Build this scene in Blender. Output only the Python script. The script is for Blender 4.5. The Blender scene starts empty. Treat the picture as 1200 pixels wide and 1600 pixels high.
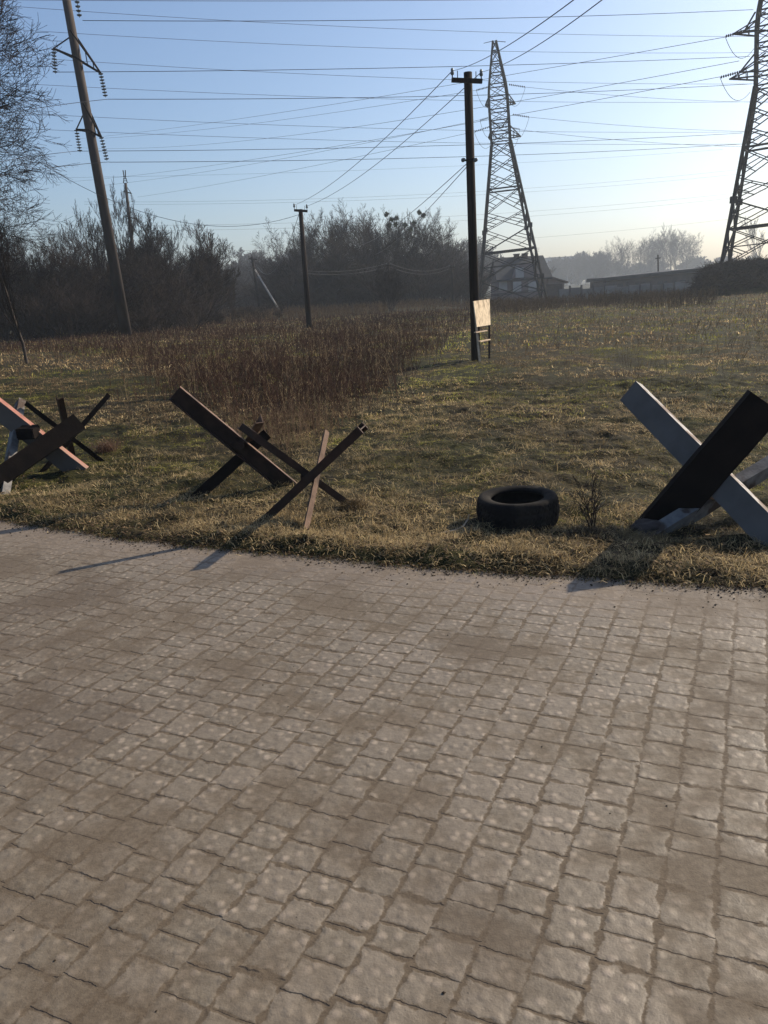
import bpy, bmesh, math, random
import numpy as np
from mathutils import Vector, Matrix
S = bpy.context.scene
COL = S.collection
R = math.radians
# ------------------------------------------------------------------ camera
CH, CF, CP, CR = 1.7, 1244.0, R(15.5), R(3.3)
fwd = np.array([0, math.cos(CP), -math.sin(CP)]); rt0 = np.array([1., 0, 0]); up0 = np.cross(rt0, fwd)
rt = rt0*math.cos(CR) - up0*math.sin(CR); upv = up0*math.cos(CR) + rt0*math.sin(CR)
CAM = np.array([0, 0, CH])
cd = bpy.data.cameras.new('camera'); cam = bpy.data.objects.new('camera', cd); COL.objects.link(cam)
cd.sensor_fit = 'VERTICAL'; cd.sensor_height = 36; cd.sensor_width = 27; cd.lens = CF/1600*36
cd.clip_start = 0.05; cd.clip_end = 5000
m = Matrix.Identity(4)
for i in range(3):
    m[i][0] = rt[i]; m[i][1] = upv[i]; m[i][2] = -fwd[i]; m[i][3] = CAM[i]
cam.matrix_world = m
S.camera = cam
S.render.resolution_x = 768; S.render.resolution_y = 1024
# ------------------------------------------------------------------ light
SUN = Vector((0.7305, 0.473, 0.4926)).normalized()
AZ = math.atan2(SUN.x, SUN.y); EL = math.asin(SUN.z)
w = bpy.data.worlds.new('World'); S.world = w; w.use_nodes = True
nt = w.node_tree; bg = nt.nodes['Background']
sky = nt.nodes.new('ShaderNodeTexSky'); sky.sky_type = 'NISHITA'; sky.sun_disc = False
sky.sun_elevation = EL; sky.sun_rotation = AZ; sky.altitude = 100; sky.air_density = 1.0; sky.dust_density = 2.3; sky.ozone_density = 4.6
nt.links.new(sky.outputs[0], bg.inputs[0]); bg.inputs[1].default_value = 0.108
sl = bpy.data.lights.new('sun', 'SUN'); sl.energy = 5.0; sl.angle = R(0.53); sl.color = (1, .86, .67)
so = bpy.data.objects.new('sun', sl); COL.objects.link(so); so.rotation_euler = SUN.to_track_quat('Z', 'Y').to_euler()
S.view_settings.view_transform = 'Standard'; S.view_settings.look = 'None'
S.view_settings.exposure = 0.5; S.view_settings.gamma = 1
S.cycles.max_bounces = 5; S.cycles.transparent_max_bounces = 8; S.cycles.volume_bounces = 1
rng = np.random.default_rng(7); rnd = random.Random(5)

# ------------------------------------------------------------------ pixel/ground maths
def ray(x, y):
    d = fwd*CF + rt*(x-600) - upv*(y-800); return d/np.linalg.norm(d)
def gnd(x, y, z=0.):
    d = ray(x, y); return CAM + d*((z-CH)/d[2])
def atY(x, y, Y):
    d = ray(x, y); return CAM + d*(Y/d[1])
def proj(P):
    v = np.asarray(P, float) - CAM; z = v@fwd
    return np.stack([600+CF*(v@rt)/z, 800-CF*(v@upv)/z], -1)
def atXY_from(px, py, A, B):            # point where the pixel ray meets the vertical plane through A,B
    d = ray(px, py); n = np.array([B[1]-A[1], A[0]-B[0], 0.]); t = ((A-CAM)@n)/(d@n); return CAM + d*t
# paving axes
UA = R(25.2); UX = np.array([math.sin(UA), math.cos(UA)]); VX = np.array([math.cos(UA), -math.sin(UA)])
def hash2(ix, iy, s=0):
    h = (ix.astype(np.int64)*374761393 + iy.astype(np.int64)*668265263 + s*1442695041) & 0xffffffff
    h = ((h ^ (h >> 13))*1274126177) & 0xffffffff; h ^= (h >> 16)
    return (h & 0xffff)/65535.0
def vnoise(x, y, s=0):
    ix = np.floor(x); iy = np.floor(y); fx = x-ix; fy = y-iy
    fx = fx*fx*(3-2*fx); fy = fy*fy*(3-2*fy)
    a = hash2(ix, iy, s); b = hash2(ix+1, iy, s); c = hash2(ix, iy+1, s); d = hash2(ix+1, iy+1, s)
    return (a*(1-fx)+b*fx)*(1-fy) + (c*(1-fx)+d*fx)*fy
def fbm(x, y, s=0, o=3):
    t = 0; a = .5
    for k in range(o):
        t = t + a*vnoise(x*2**k, y*2**k, s+k*17); a *= .5
    return t/(1-.5**o)
def edge_u(v):                          # the verge edge, bowed towards the camera
    v = np.asarray(v, float)
    return 4.40 + .0235*np.clip(v+2.9, -6, 5)**2 + .07*(fbm(v*2.1, v*0+3, 3)-.5) + .05*(vnoise(v*11, v*0+1, 9)-.5)
def gz(x, y):                           # height of the field
    x = np.asarray(x, float); y = np.asarray(y, float)
    u = x*UX[0]+y*UX[1]; v = x*VX[0]+y*VX[1]
    e = np.clip((u-edge_u(v))/.16, 0, 1)
    lump = .13*(fbm(x*1.6, y*1.6, 1, 3)-.5) + (.06*(vnoise(x*5, y*5, 4)-.5)+.045*(vnoise(x*12, y*12, 6)-.5))*np.clip(1.6-u/16, .3, 1)
    return .012 + e*(.022 + lump*(.5+.5*np.clip(u/12, 0, 1)))

def dip(x, y):                          # the ground falls away gently towards the house
    a = np.clip((np.asarray(y, float)-55)/38, 0, 1); b = np.clip((np.asarray(x, float)-5)/7, 0, 1)
    return -.9*a*a*(3-2*a)*b*b*(3-2*b)
# ------------------------------------------------------------------ helpers
def tag(o, label=None, cat=None, group=None, kind=None):
    if label: o['label'] = label
    if cat: o['category'] = cat
    if group: o['group'] = group
    if kind: o['kind'] = kind
    return o
def empty(name, loc, label, cat, group=None):
    o = bpy.data.objects.new(name, None); o.empty_display_size = .3; COL.objects.link(o); o.location = [float(c) for c in loc]
    return tag(o, label, cat, group)
def link(name, me, mat, parent=None, world=True):
    if mat is not None and not me.materials: me.materials.append(mat)
    o = bpy.data.objects.new(name, me); COL.objects.link(o)
    if parent is not None:
        o.parent = parent
        if world: o.matrix_parent_inverse = Matrix.Translation(parent.location).inverted()
    return o
def npmesh(name, V, F, smooth=False, cols=None):
    """V (n,3); F list of arrays (k,3) or (k,4)"""
    me = bpy.data.meshes.new(name)
    if not isinstance(F, (list, tuple)): F = [F]
    F = [f for f in F if len(f)]
    V = np.asarray(V, np.float32)
    me.vertices.add(len(V)); me.vertices.foreach_set('co', V.ravel())
    tot = sum(f.size for f in F); n = sum(len(f) for f in F)
    me.loops.add(tot); me.polygons.add(n)
    me.loops.foreach_set('vertex_index', np.concatenate([f.ravel() for f in F]).astype(np.int32))
    sz = np.concatenate([np.full(len(f), f.shape[1]) for f in F]); st = np.concatenate([[0], np.cumsum(sz)[:-1]])
    me.polygons.foreach_set('loop_start', st.astype(np.int32))
    me.polygons.foreach_set('use_smooth', np.full(n, smooth))
    me.update(calc_edges=True); me.validate()
    if cols is not None:
        a = me.color_attributes.new('tint', 'FLOAT_COLOR', 'POINT')
        c = np.ones((len(V), 4), np.float32); c[:, :3] = cols; a.data.foreach_set('color', c.ravel())
    return me
def tubes(P0, P1, R0, R1, sides=3):
    P0 = np.asarray(P0, float); P1 = np.asarray(P1, float); R0 = np.asarray(R0, float); R1 = np.asarray(R1, float)
    n = len(P0); d = P1-P0; L = np.linalg.norm(d, axis=1, keepdims=True); d = d/np.maximum(L, 1e-9)
    h = np.where(np.abs(d[:, 2:3]) > .9, np.array([[1., 0, 0]]), np.array([[0, 0, 1.]]))
    a = np.cross(d, h); a /= np.linalg.norm(a, axis=1, keepdims=True); b = np.cross(d, a)
    V = np.zeros((n, 2, sides, 3))
    for k in range(sides):
        t = 2*math.pi*(k+.5)/sides; o = a*math.cos(t)+b*math.sin(t)
        V[:, 0, k] = P0+o*R0[:, None]; V[:, 1, k] = P1+o*R1[:, None]
    base = np.arange(n)[:, None]*2*sides
    F = []
    for k in range(sides):
        k2 = (k+1) % sides
        F.append(np.concatenate([base+k, base+k2, base+sides+k2, base+sides+k], 1))
    return V.reshape(-1, 3), np.concatenate(F)
class MB:
    """collects closed shapes and links them as one mesh object"""
    def __init__(s): s.bm = bmesh.new()
    def box(s, c, size, rot=None):
        mt = Matrix.Translation(Vector([float(q) for q in c]))
        if rot is not None: mt = mt @ rot.to_4x4()
        bmesh.ops.create_cube(s.bm, size=1, matrix=mt @ Matrix.Diagonal((*size, 1))); return s
    def bar(s, a, b, wd, ht=None, hint=(0, 0, 1)):
        a = Vector([float(q) for q in a]); b = Vector([float(q) for q in b]); d = (b-a); L = d.length; d.normalize()
        h = Vector(hint); x = h.cross(d)
        if x.length < 1e-3: x = Vector((1, 0, 0)).cross(d)
        x.normalize(); y = d.cross(x)
        rot = Matrix((x, y, d)).transposed()
        return s.box((a+b)/2, (wd, ht or wd, L), rot)
    def cone(s, a, b, r0, r1, seg=16):
        a = Vector([float(q) for q in a]); b = Vector([float(q) for q in b]); d = b-a
        q = d.to_track_quat('Z', 'Y').to_matrix().to_4x4()
        bmesh.ops.create_cone(s.bm, cap_ends=True, segments=seg, radius1=r0, radius2=r1, depth=d.length, matrix=Matrix.Translation((a+b)/2) @ q); return s
    def poly(s, pts, thick_vec):
        t = Vector(thick_vec); v0 = [s.bm.verts.new(Vector(p)) for p in pts]; v1 = [s.bm.verts.new(Vector(p)+t) for p in pts]
        n = len(pts); s.bm.faces.new(v0); s.bm.faces.new(v1[::-1])
        for i in range(n): s.bm.faces.new((v0[i], v1[i], v1[(i+1) % n], v0[(i+1) % n]))
        return s
    def lathe(s, prof, c, axis=(0, 0, 1), seg=48, closed=False):
        q = Vector(axis).to_track_quat('Z', 'Y'); c = Vector([float(k) for k in c]); rings = []
        for k in range(seg):
            t = 2*math.pi*k/seg
            rings.append([s.bm.verts.new(c + q @ Vector((r*math.cos(t), r*math.sin(t), z))) for r, z in prof])
        n = len(prof)
        for k in range(seg):
            A = rings[k]; B = rings[(k+1) % seg]
            for i in range(n if closed else n-1):
                j = (i+1) % n; s.bm.faces.new((A[i], B[i], B[j], A[j]))
        return s
    def build(s, name, mat, parent=None, smooth=False, bevel=0):
        if bevel: bmesh.ops.bevel(s.bm, geom=s.bm.edges[:], offset=bevel, segments=1, affect='EDGES', clamp_overlap=True)
        bmesh.ops.recalc_face_normals(s.bm, faces=s.bm.faces)
        me = bpy.data.meshes.new(name); s.bm.to_mesh(me); s.bm.free()
        if smooth:
            for p in me.polygons: p.use_smooth = True
        return link(name, me, mat, parent)

# ------------------------------------------------------------------ materials
def mat_new(name):
    mt = bpy.data.materials.new(name); mt.use_nodes = True; n = mt.node_tree
    return mt, n, n.nodes['Principled BSDF']
def noisy(name, c1, c2, scale=6, rough=.85, metal=0, bump=.2, c3=None, s3=1.5, lo=.35, hi=.65, stretch=None, spec=.3, bscale=None, bdist=.01):
    mt, n, b = mat_new(name); N = n.nodes; L = n.links
    tc = N.new('ShaderNodeTexCoord'); mp = N.new('ShaderNodeMapping'); L.new(tc.outputs['Object'], mp.inputs[0])
    if stretch: mp.inputs['Scale'].default_value = stretch
    nz = N.new('ShaderNodeTexNoise'); nz.inputs['Scale'].default_value = scale; nz.inputs['Detail'].default_value = 6; L.new(mp.outputs[0], nz.inputs[0])
    cr = N.new('ShaderNodeValToRGB'); cr.color_ramp.elements[0].position = lo; cr.color_ramp.elements[1].position = hi
    cr.color_ramp.elements[0].color = (*c1, 1); cr.color_ramp.elements[1].color = (*c2, 1); L.new(nz.outputs[0], cr.inputs[0])
    out = cr.outputs[0]
    if c3:
        n2 = N.new('ShaderNodeTexNoise'); n2.inputs['Scale'].default_value = s3; n2.inputs['Detail'].default_value = 5; L.new(mp.outputs[0], n2.inputs[0])
        r2 = N.new('ShaderNodeValToRGB'); r2.color_ramp.elements[0].position = .52; r2.color_ramp.elements[1].position = .6; L.new(n2.outputs[0], r2.inputs[0])
        mx = N.new('ShaderNodeMixRGB'); L.new(r2.outputs[0], mx.inputs[0]); L.new(out, mx.inputs[1]); mx.inputs[2].default_value = (*c3, 1); out = mx.outputs[0]
    L.new(out, b.inputs['Base Color']); b.inputs['Roughness'].default_value = rough; b.inputs['Metallic'].default_value = metal
    b.inputs['Specular IOR Level'].default_value = spec
    if bump:
        bn = N.new('ShaderNodeTexNoise'); bn.inputs['Scale'].default_value = bscale or scale*4; bn.inputs['Detail'].default_value = 4; L.new(mp.outputs[0], bn.inputs[0])
        bp = N.new('ShaderNodeBump'); bp.inputs['Strength'].default_value = bump; bp.inputs['Distance'].default_value = bdist
        L.new(bn.outputs[0], bp.inputs['Height']); L.new(bp.outputs[0], b.inputs['Normal'])
    return mt
def tinted(name, rough=.8, trans=.3, spec=.15):
    mt, n, b = mat_new(name); N = n.nodes; L = n.links
    at = N.new('ShaderNodeAttribute'); at.attribute_name = 'tint'
    L.new(at.outputs['Color'], b.inputs['Base Color']); b.inputs['Roughness'].default_value = rough; b.inputs['Specular IOR Level'].default_value = spec
    if trans:
        tr = N.new('ShaderNodeBsdfTranslucent'); L.new(at.outputs['Color'], tr.inputs[0]); mx = N.new('ShaderNodeMixShader'); mx.inputs[0].default_value = trans
        L.new(b.outputs[0], mx.inputs[1]); L.new(tr.outputs[0], mx.inputs[2]); L.new(mx.outputs[0], n.nodes['Material Output'].inputs[0])
    return mt
M = {}
M['rust'] = noisy('rusty_steel', (.022, .012, .009), (.05, .026, .017), 9, .75, .2, .35, c3=(.03, .02, .016), s3=4, spec=.35)
M['rust_sunlit'] = noisy('sunlit_rust', (.085, .05, .034), (.16, .10, .07), 12, .8, .1, .3, c3=(.05, .03, .02), s3=5)  # lighter copy of the rust, sunlight put into the colour
M['rust_dark'] = noisy('dark_steel', (.006, .005, .005), (.012, .009, .008), 7, .9, .0, .25, spec=.05)
M['grey_paint'] = noisy('grey_paint', (.095, .085, .078), (.125, .112, .102), 5, .7, 0, .12, spec=.2)
M['sunlit_edge'] = noisy('sunlit_worn_paint', (.26, .25, .24), (.40, .38, .36), 14, .8, 0, .3, c3=(.13, .09, .07), s3=6)  # pale flange edge: sunlight put into the colour, with random chips
M['shaded_white'] = noisy('shaded_dirty_white', (.12, .115, .11), (.20, .19, .18), 14, .85, 0, .3, c3=(.07, .05, .04), s3=6, spec=.15)  # white paint darkened in colour to stand for shade, plus dirt patches
M['salmon'] = noisy('salmon_primer', (.28, .11, .08), (.38, .17, .125), 10, .75, 0, .25, c3=(.28, .16, .12), s3=5)
M['rubber'] = noisy('old_rubber', (.006, .006, .0065), (.012, .011, .011), 20, .9, 0, .3, c3=(.024, .021, .018), s3=6, spec=.08)
M['conc'] = noisy('pole_concrete', (.028, .020, .016), (.060, .045, .037), 3, .85, 0, .3, stretch=(1, 1, .25), c3=(.045, .035, .032), s3=1.2)
M['polewood'] = noisy('tarred_pole', (.010, .006, .005), (.024, .016, .013), 5, .95, 0, .4, stretch=(4, 4, .2), spec=.2)
M['brace'] = noisy('grey_weathered_timber', (.24, .215, .19), (.36, .33, .29), 4, .85, 0, .3, stretch=(4, 4, .3))
M['steel'] = noisy('galvanised_lattice_steel', (.009, .010, .012), (.018, .019, .021), 2, .9, .0, 0, spec=.04)
M['wire'] = noisy('cable', (.03, .03, .035), (.05, .05, .055), 1, .5, .4, 0)
M['glass_ins'] = noisy('glazed_insulator', (.05, .06, .06), (.12, .13, .12), 8, .25, 0, 0, spec=.6)
M['osb'] = noisy('chipboard', (.50, .39, .26), (.74, .61, .43), 22, .8, 0, .2, c3=(.36, .27, .18), s3=7, stretch=(1, 1, .5))
M['slat'] = noisy('raw_timber', (.38, .28, .19), (.55, .43, .30), 8, .8, 0, .2, stretch=(1, 1, 3))
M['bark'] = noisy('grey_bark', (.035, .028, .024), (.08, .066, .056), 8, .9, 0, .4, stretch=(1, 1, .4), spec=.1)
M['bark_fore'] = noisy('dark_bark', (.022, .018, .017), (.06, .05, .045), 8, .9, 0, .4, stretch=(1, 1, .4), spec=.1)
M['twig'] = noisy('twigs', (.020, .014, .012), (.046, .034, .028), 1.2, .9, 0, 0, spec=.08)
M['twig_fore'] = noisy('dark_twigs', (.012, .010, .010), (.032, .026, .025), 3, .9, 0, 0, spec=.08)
M['mistle'] = noisy('mistletoe', (.03, .04, .018), (.06, .07, .03), 3, .9, 0, 0, spec=.08)
M['grass'] = tinted('grass_blades', .7, .35, .25)
M['weed'] = tinted('dry_stems', .85, .15, .1)
M['wallh'] = noisy('pinkish_render', (.17, .13, .125), (.23, .18, .17), .6, .9, 0, .1)
M['roofh'] = noisy('dark_roof_tiles', (.010, .013, .018), (.022, .026, .033), 1.2, .7, 0, .3)
M['roof2'] = noisy('rusty_sheet_roof', (.06, .038, .03), (.10, .065, .05), 1.2, .8, 0, .1)
M['winh'], _n, _b = mat_new('window_glass'); _b.inputs['Base Color'].default_value = (.03, .035, .045, 1); _b.inputs['Roughness'].default_value = .1
M['frameh'] = noisy('window_frame', (.4, .38, .35), (.5, .47, .43), 2, .6, 0, 0)
M['doorh'] = noisy('brown_door', (.05, .035, .03), (.08, .055, .045), 2, .6, 0, 0)
M['fence'] = noisy('concrete_fence_panels', (.12, .115, .115), (.18, .175, .17), .8, .9, 0, .2)
M['shed'] = noisy('shed_boards', (.035, .032, .034), (.06, .055, .055), .8, .85, 0, .2)
M['farb'] = noisy('far_building_wall', (.10, .10, .11), (.14, .14, .15), .1, .9, 0, 0)
M['stick'] = noisy('peeled_stick', (.3, .22, .14), (.5, .38, .26), 20, .8, 0, .2)
M['soil'] = noisy('soil_crumbs', (.022, .017, .012), (.05, .038, .028), 15, .95, 0, .3, spec=.1)

def field_material():
    mt, n, b = mat_new('field_soil'); N = n.nodes; L = n.links
    g = N.new('ShaderNodeNewGeometry')
    def nz(s, d=5):
        a = N.new('ShaderNodeTexNoise'); a.inputs['Scale'].default_value = s; a.inputs['Detail'].default_value = d; L.new(g.outputs['Position'], a.inputs[0]); return a.outputs[0]
    cr = N.new('ShaderNodeValToRGB'); e = cr.color_ramp.elements
    e[0].position = .3; e[0].color = (.008, .006, .004, 1); e[1].position = .75; e[1].color = (.075, .053, .026, 1)
    k = cr.color_ramp.elements.new(.55); k.color = (.028, .023, .010, 1)
    L.new(nz(9, 8), cr.inputs[0])
    c2 = N.new('ShaderNodeValToRGB'); c2.color_ramp.elements[0].position = .42; c2.color_ramp.elements[1].position = .62; L.new(nz(.35), c2.inputs[0])
    mx = N.new('ShaderNodeMixRGB'); mx.blend_type = 'MULTIPLY'; L.new(c2.outputs[0], mx.inputs[0]); L.new(cr.outputs[0], mx.inputs[1]); mx.inputs[2].default_value = (.75, 1.0, .6, 1)
    L.new(mx.outputs[0], b.inputs['Base Color']); b.inputs['Roughness'].default_value = .95; b.inputs['Specular IOR Level'].default_value = .1
    bp = N.new('ShaderNodeBump'); bp.inputs['Strength'].default_value = .8; bp.inputs['Distance'].default_value = .03; L.new(nz(30, 8), bp.inputs['Height']); L.new(bp.outputs[0], b.inputs['Normal'])
    return mt
M['field'] = field_material()

def paving_material():
    mt, n, b = mat_new('dusty_paving_setts'); N = n.nodes; L = n.links
    def val(x):
        v = N.new('ShaderNodeValue'); v.outputs[0].default_value = x; return v.outputs[0]
    def mth(op, a, c=None, d=None, clamp=False):
        q = N.new('ShaderNodeMath'); q.operation = op; q.use_clamp = clamp
        for i, s in enumerate((a, c, d)):
            if s is None: continue
            if isinstance(s, (int, float)): q.inputs[i].default_value = s
            else: L.new(s, q.inputs[i])
        return q.outputs[0]
    def noise(vec, s, d=2, r=.5, dim='3D', W=None):
        a = N.new('ShaderNodeTexNoise'); a.noise_dimensions = dim; a.inputs['Scale'].default_value = s; a.inputs['Detail'].default_value = d; a.inputs['Roughness'].default_value = r
        if vec is not None: L.new(vec, a.inputs['Vector'])
        if W is not None: L.new(W, a.inputs['W'])
        return a.outputs[0]
    def sstep(x, a, c):
        q = N.new('ShaderNodeMapRange'); q.interpolation_type = 'SMOOTHSTEP'; L.new(x, q.inputs[0]); q.inputs[1].default_value = a; q.inputs[2].default_value = c; return q.outputs[0]
    def comb(x, y, z=0.):
        q = N.new('ShaderNodeCombineXYZ')
        for i, s in enumerate((x, y, z)):
            if isinstance(s, (int, float)): q.inputs[i].default_value = s
            else: L.new(s, q.inputs[i])
        return q.outputs[0]
    def mixc(f, a, c, mode='MIX'):
        q = N.new('ShaderNodeMixRGB'); q.blend_type = mode
        for i, s in enumerate((f, a, c)):
            if isinstance(s, (int, float)): q.inputs[i].default_value = s
            elif isinstance(s, tuple): q.inputs[i].default_value = (*s, 1)
            else: L.new(s, q.inputs[i])
        return q.outputs[0]
    g = N.new('ShaderNodeNewGeometry'); sp = N.new('ShaderNodeSeparateXYZ'); L.new(g.outputs['Position'], sp.inputs[0]); P = g.outputs['Position']
    X, Y = sp.outputs[0], sp.outputs[1]
    u = mth('ADD', mth('MULTIPLY', X, float(UX[0])), mth('MULTIPLY', Y, float(UX[1])))
    v = mth('ADD', mth('MULTIPLY', X, float(VX[0])), mth('MULTIPLY', Y, float(VX[1])))
    # wobbling joints
    wob = mth('MULTIPLY', mth('SUBTRACT', noise(P, 26, 3, .6), .5), .022)
    wob2 = mth('MULTIPLY', mth('SUBTRACT', noise(comb(mth('ADD', u, 31.), v), 24, 3, .6), .5), .020)
    big = mth('MULTIPLY', mth('SUBTRACT', noise(P, 1.1, 1), .5), .05)
    CW = .143
    vv = mth('DIVIDE', mth('ADD', mth('ADD', v, wob), big), CW)
    col = mth('FLOOR', vv); fv = mth('FRACT', vv)
    h = mth('FRACT', mth('MULTIPLY', mth('SINE', mth('MULTIPLY', col, 12.9898)), 43758.5453))
    un = noise(None, 1.0, 0, .5, '1D', mth('ADD', mth('MULTIPLY', u, 4.2), mth('MULTIPLY', h, 91.)))
    uu = mth('ADD', mth('DIVIDE', mth('ADD', u, wob2), .127), mth('ADD', mth('MULTIPLY', h, 7.), mth('MULTIPLY', un, .75)))
    row = mth('FLOOR', uu); fu = mth('FRACT', uu)
    eu = mth('MULTIPLY', mth('MINIMUM', fu, mth('SUBTRACT', 1., fu)), .127)
    ev = mth('MULTIPLY', mth('MINIMUM', fv, mth('SUBTRACT', 1., fv)), CW)
    ed = mth('MINIMUM', eu, ev)
    jfill = noise(P, 14, 4, .6)                                  # how far dust has crept over the edge of a sett
    rag = mth('MULTIPLY', mth('SUBTRACT', jfill, .47), .055)
    stone = sstep(mth('ADD', ed, rag), .0055, .0125)
    dirt = noise(P, 1.6, 5, .62)
    bury = sstep(mth('ADD', dirt, mth('MULTIPLY', noise(P, 9, 3), .35)), .60, .82)
    cellr = noise(comb(mth('ADD', col, .37), mth('ADD', row, .61), 3.3), 3.71, 0)
    # surfaces
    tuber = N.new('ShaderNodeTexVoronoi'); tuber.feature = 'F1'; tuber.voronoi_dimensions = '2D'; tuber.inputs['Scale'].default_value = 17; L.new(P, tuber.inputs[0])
    pill = noise(P, 24, 2, .45); micro = noise(P, 160, 4, .6)
    base = mixc(sstep(noise(P, 30, 5, .65), .3, .7), (.112, .090, .062), (.174, .145, .106))
    base = mixc(mth('MULTIPLY', sstep(cellr, .3, .7), .55), base, mixc(.5, base, (.205, .167, .128)))
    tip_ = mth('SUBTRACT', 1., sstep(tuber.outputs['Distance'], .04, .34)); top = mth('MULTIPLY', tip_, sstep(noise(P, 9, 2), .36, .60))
    base = mixc(mth('MULTIPLY', top, .5), base, (.40, .33, .26))  # pale bump tops: sun glints put into the colour, along with wear
    dust = mixc(sstep(noise(P, 60, 5, .7), .3, .7), (.064, .045, .027), (.106, .079, .051))
    cm = mth('MULTIPLY', stone, mth('SUBTRACT', 1., mth('MULTIPLY', bury, .8)))
    colr = mixc(cm, dust, base)
    # pale dust band beside the verge and faint stains
    eb = sstep(u, 3.75, 4.35)
    colr = mixc(mth('MULTIPLY', eb, .75), colr, mixc(sstep(noise(P, 12, 6, .7), .3, .7), (.13, .101, .074), (.20, .160, .121)))
    st = sstep(noise(P, .8, 4), .50, .66)
    colr = mixc(mth('MULTIPLY', st, .45), colr, (.065, .046, .03))
    sk = sstep(noise(P, 95, 2, .5), .70, .74)
    colr = mixc(mth('MULTIPLY', sk, .8), colr, (.05, .04, .03))
    # one thin crack in the cross joints that the dust did not fill
    crk = mth('MULTIPLY', mth('SUBTRACT', 1., sstep(mth('MULTIPLY', fu, .127), .0015, .0042)), sstep(noise(P, 6, 2), .42, .52))
    crk = mth('MULTIPLY', crk, mth('SUBTRACT', 1., mth('MULTIPLY', eb, .9)))
    colr = mixc(mth('MULTIPLY', crk, .85), colr, (.035, .025, .018))
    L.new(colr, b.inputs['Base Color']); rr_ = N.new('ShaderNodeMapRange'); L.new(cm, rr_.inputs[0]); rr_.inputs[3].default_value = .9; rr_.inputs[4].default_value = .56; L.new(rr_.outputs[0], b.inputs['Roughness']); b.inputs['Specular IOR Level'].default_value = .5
    hgt = mth('ADD', mth('MULTIPLY', sstep(mth('ADD', ed, mth('MULTIPLY', rag, .5)), .0, .020), .0024), mth('MULTIPLY', pill, .0070))
    hgt = mth('ADD', hgt, mth('MULTIPLY', tip_, .0030))
    hgt = mth('MULTIPLY', hgt, mth('SUBTRACT', 1., mth('MULTIPLY', mth('MAXIMUM', bury, mth('MULTIPLY', eb, .7)), .75)))
    hgt = mth('ADD', hgt, mth('MULTIPLY', micro, .0022)); hgt = mth('SUBTRACT', hgt, mth('MULTIPLY', crk, .004))
    bp = N.new('ShaderNodeBump'); bp.inputs['Strength'].default_value = .55; bp.inputs['Distance'].default_value = 1.0
    L.new(hgt, bp.inputs['Height']); L.new(bp.outputs[0], b.inputs['Normal'])
    return mt
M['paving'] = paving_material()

# ------------------------------------------------------------------ the setting
def grid(us, vs, zf, name, mat):
    U, V = np.meshgrid(us, vs, indexing='ij')
    X = U*UX[0]+V*VX[0]; Y = U*UX[1]+V*VX[1]; Z = zf(X, Y, U, V)
    n, k = U.shape; idx = np.arange(n*k).reshape(n, k)
    F = np.stack([idx[:-1, :-1], idx[1:, :-1], idx[1:, 1:], idx[:-1, 1:]], -1).reshape(-1, 4)[:, ::-1]
    me = npmesh(name, np.stack([X, Y, Z], -1).reshape(-1, 3), F, True)
    return tag(link(name, me, mat), kind='structure')
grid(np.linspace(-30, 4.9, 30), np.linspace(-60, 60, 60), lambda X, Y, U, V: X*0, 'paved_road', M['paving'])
us = np.concatenate([np.arange(4.2, 14, .035), 14*1.02**np.arange(0, 245)]); us = us[us < 1500]
vs = np.concatenate([-9*1.05**np.arange(100, 0, -1), np.arange(-9, 7, .05), 7*1.05**np.arange(0, 100)])
def fz(X, Y, U, V):
    z = gz(X, Y)+dip(X, Y); e = U-edge_u(V)
    return np.where(e < 0, -.03, z*1.0)
grid(us, vs, fz, 'field', M['field'])

# ------------------------------------------------------------------ vegetation masks on the ground
def inpoly(px, py, poly):
    c = np.zeros(px.shape, bool); n = len(poly)
    for i in range(n):
        x0, y0 = poly[i]; x1, y1 = poly[(i+1) % n]
        k = ((y0 > py) != (y1 > py)) & (px < (x1-x0)*(py-y0)/(y1-y0+1e-12)+x0); c ^= k
    return c
def gpoly(pp): return [tuple(gnd(x, y)[:2]) for x, y in pp]
WEED = gpoly([(-260, 524), (300, 500), (560, 492), (738, 480), (735, 508), (690, 545), (620, 600), (560, 650), (500, 694), (430, 712), (380, 690), (322, 655), (262, 628), (236, 592), (210, 566), (100, 556), (-260, 562)])
PATH = gpoly([(716, 520), (752, 520), (772, 580), (700, 640), (700, 700), (560, 720), (500, 700), (590, 640), (660, 575)])
def frustum(n, y0, y1, pw=1.0, xm=.52):
    y = y0*(y1/y0)**rng.random(n) if pw == 0 else y0+(y1-y0)*rng.random(n)**pw
    x = (rng.random(n)*2-1)*(y*xm+.5); return x, y
def near_keep(x, y): return (x*UX[0]+y*UX[1]) > edge_u(x*VX[0]+y*VX[1])
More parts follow.
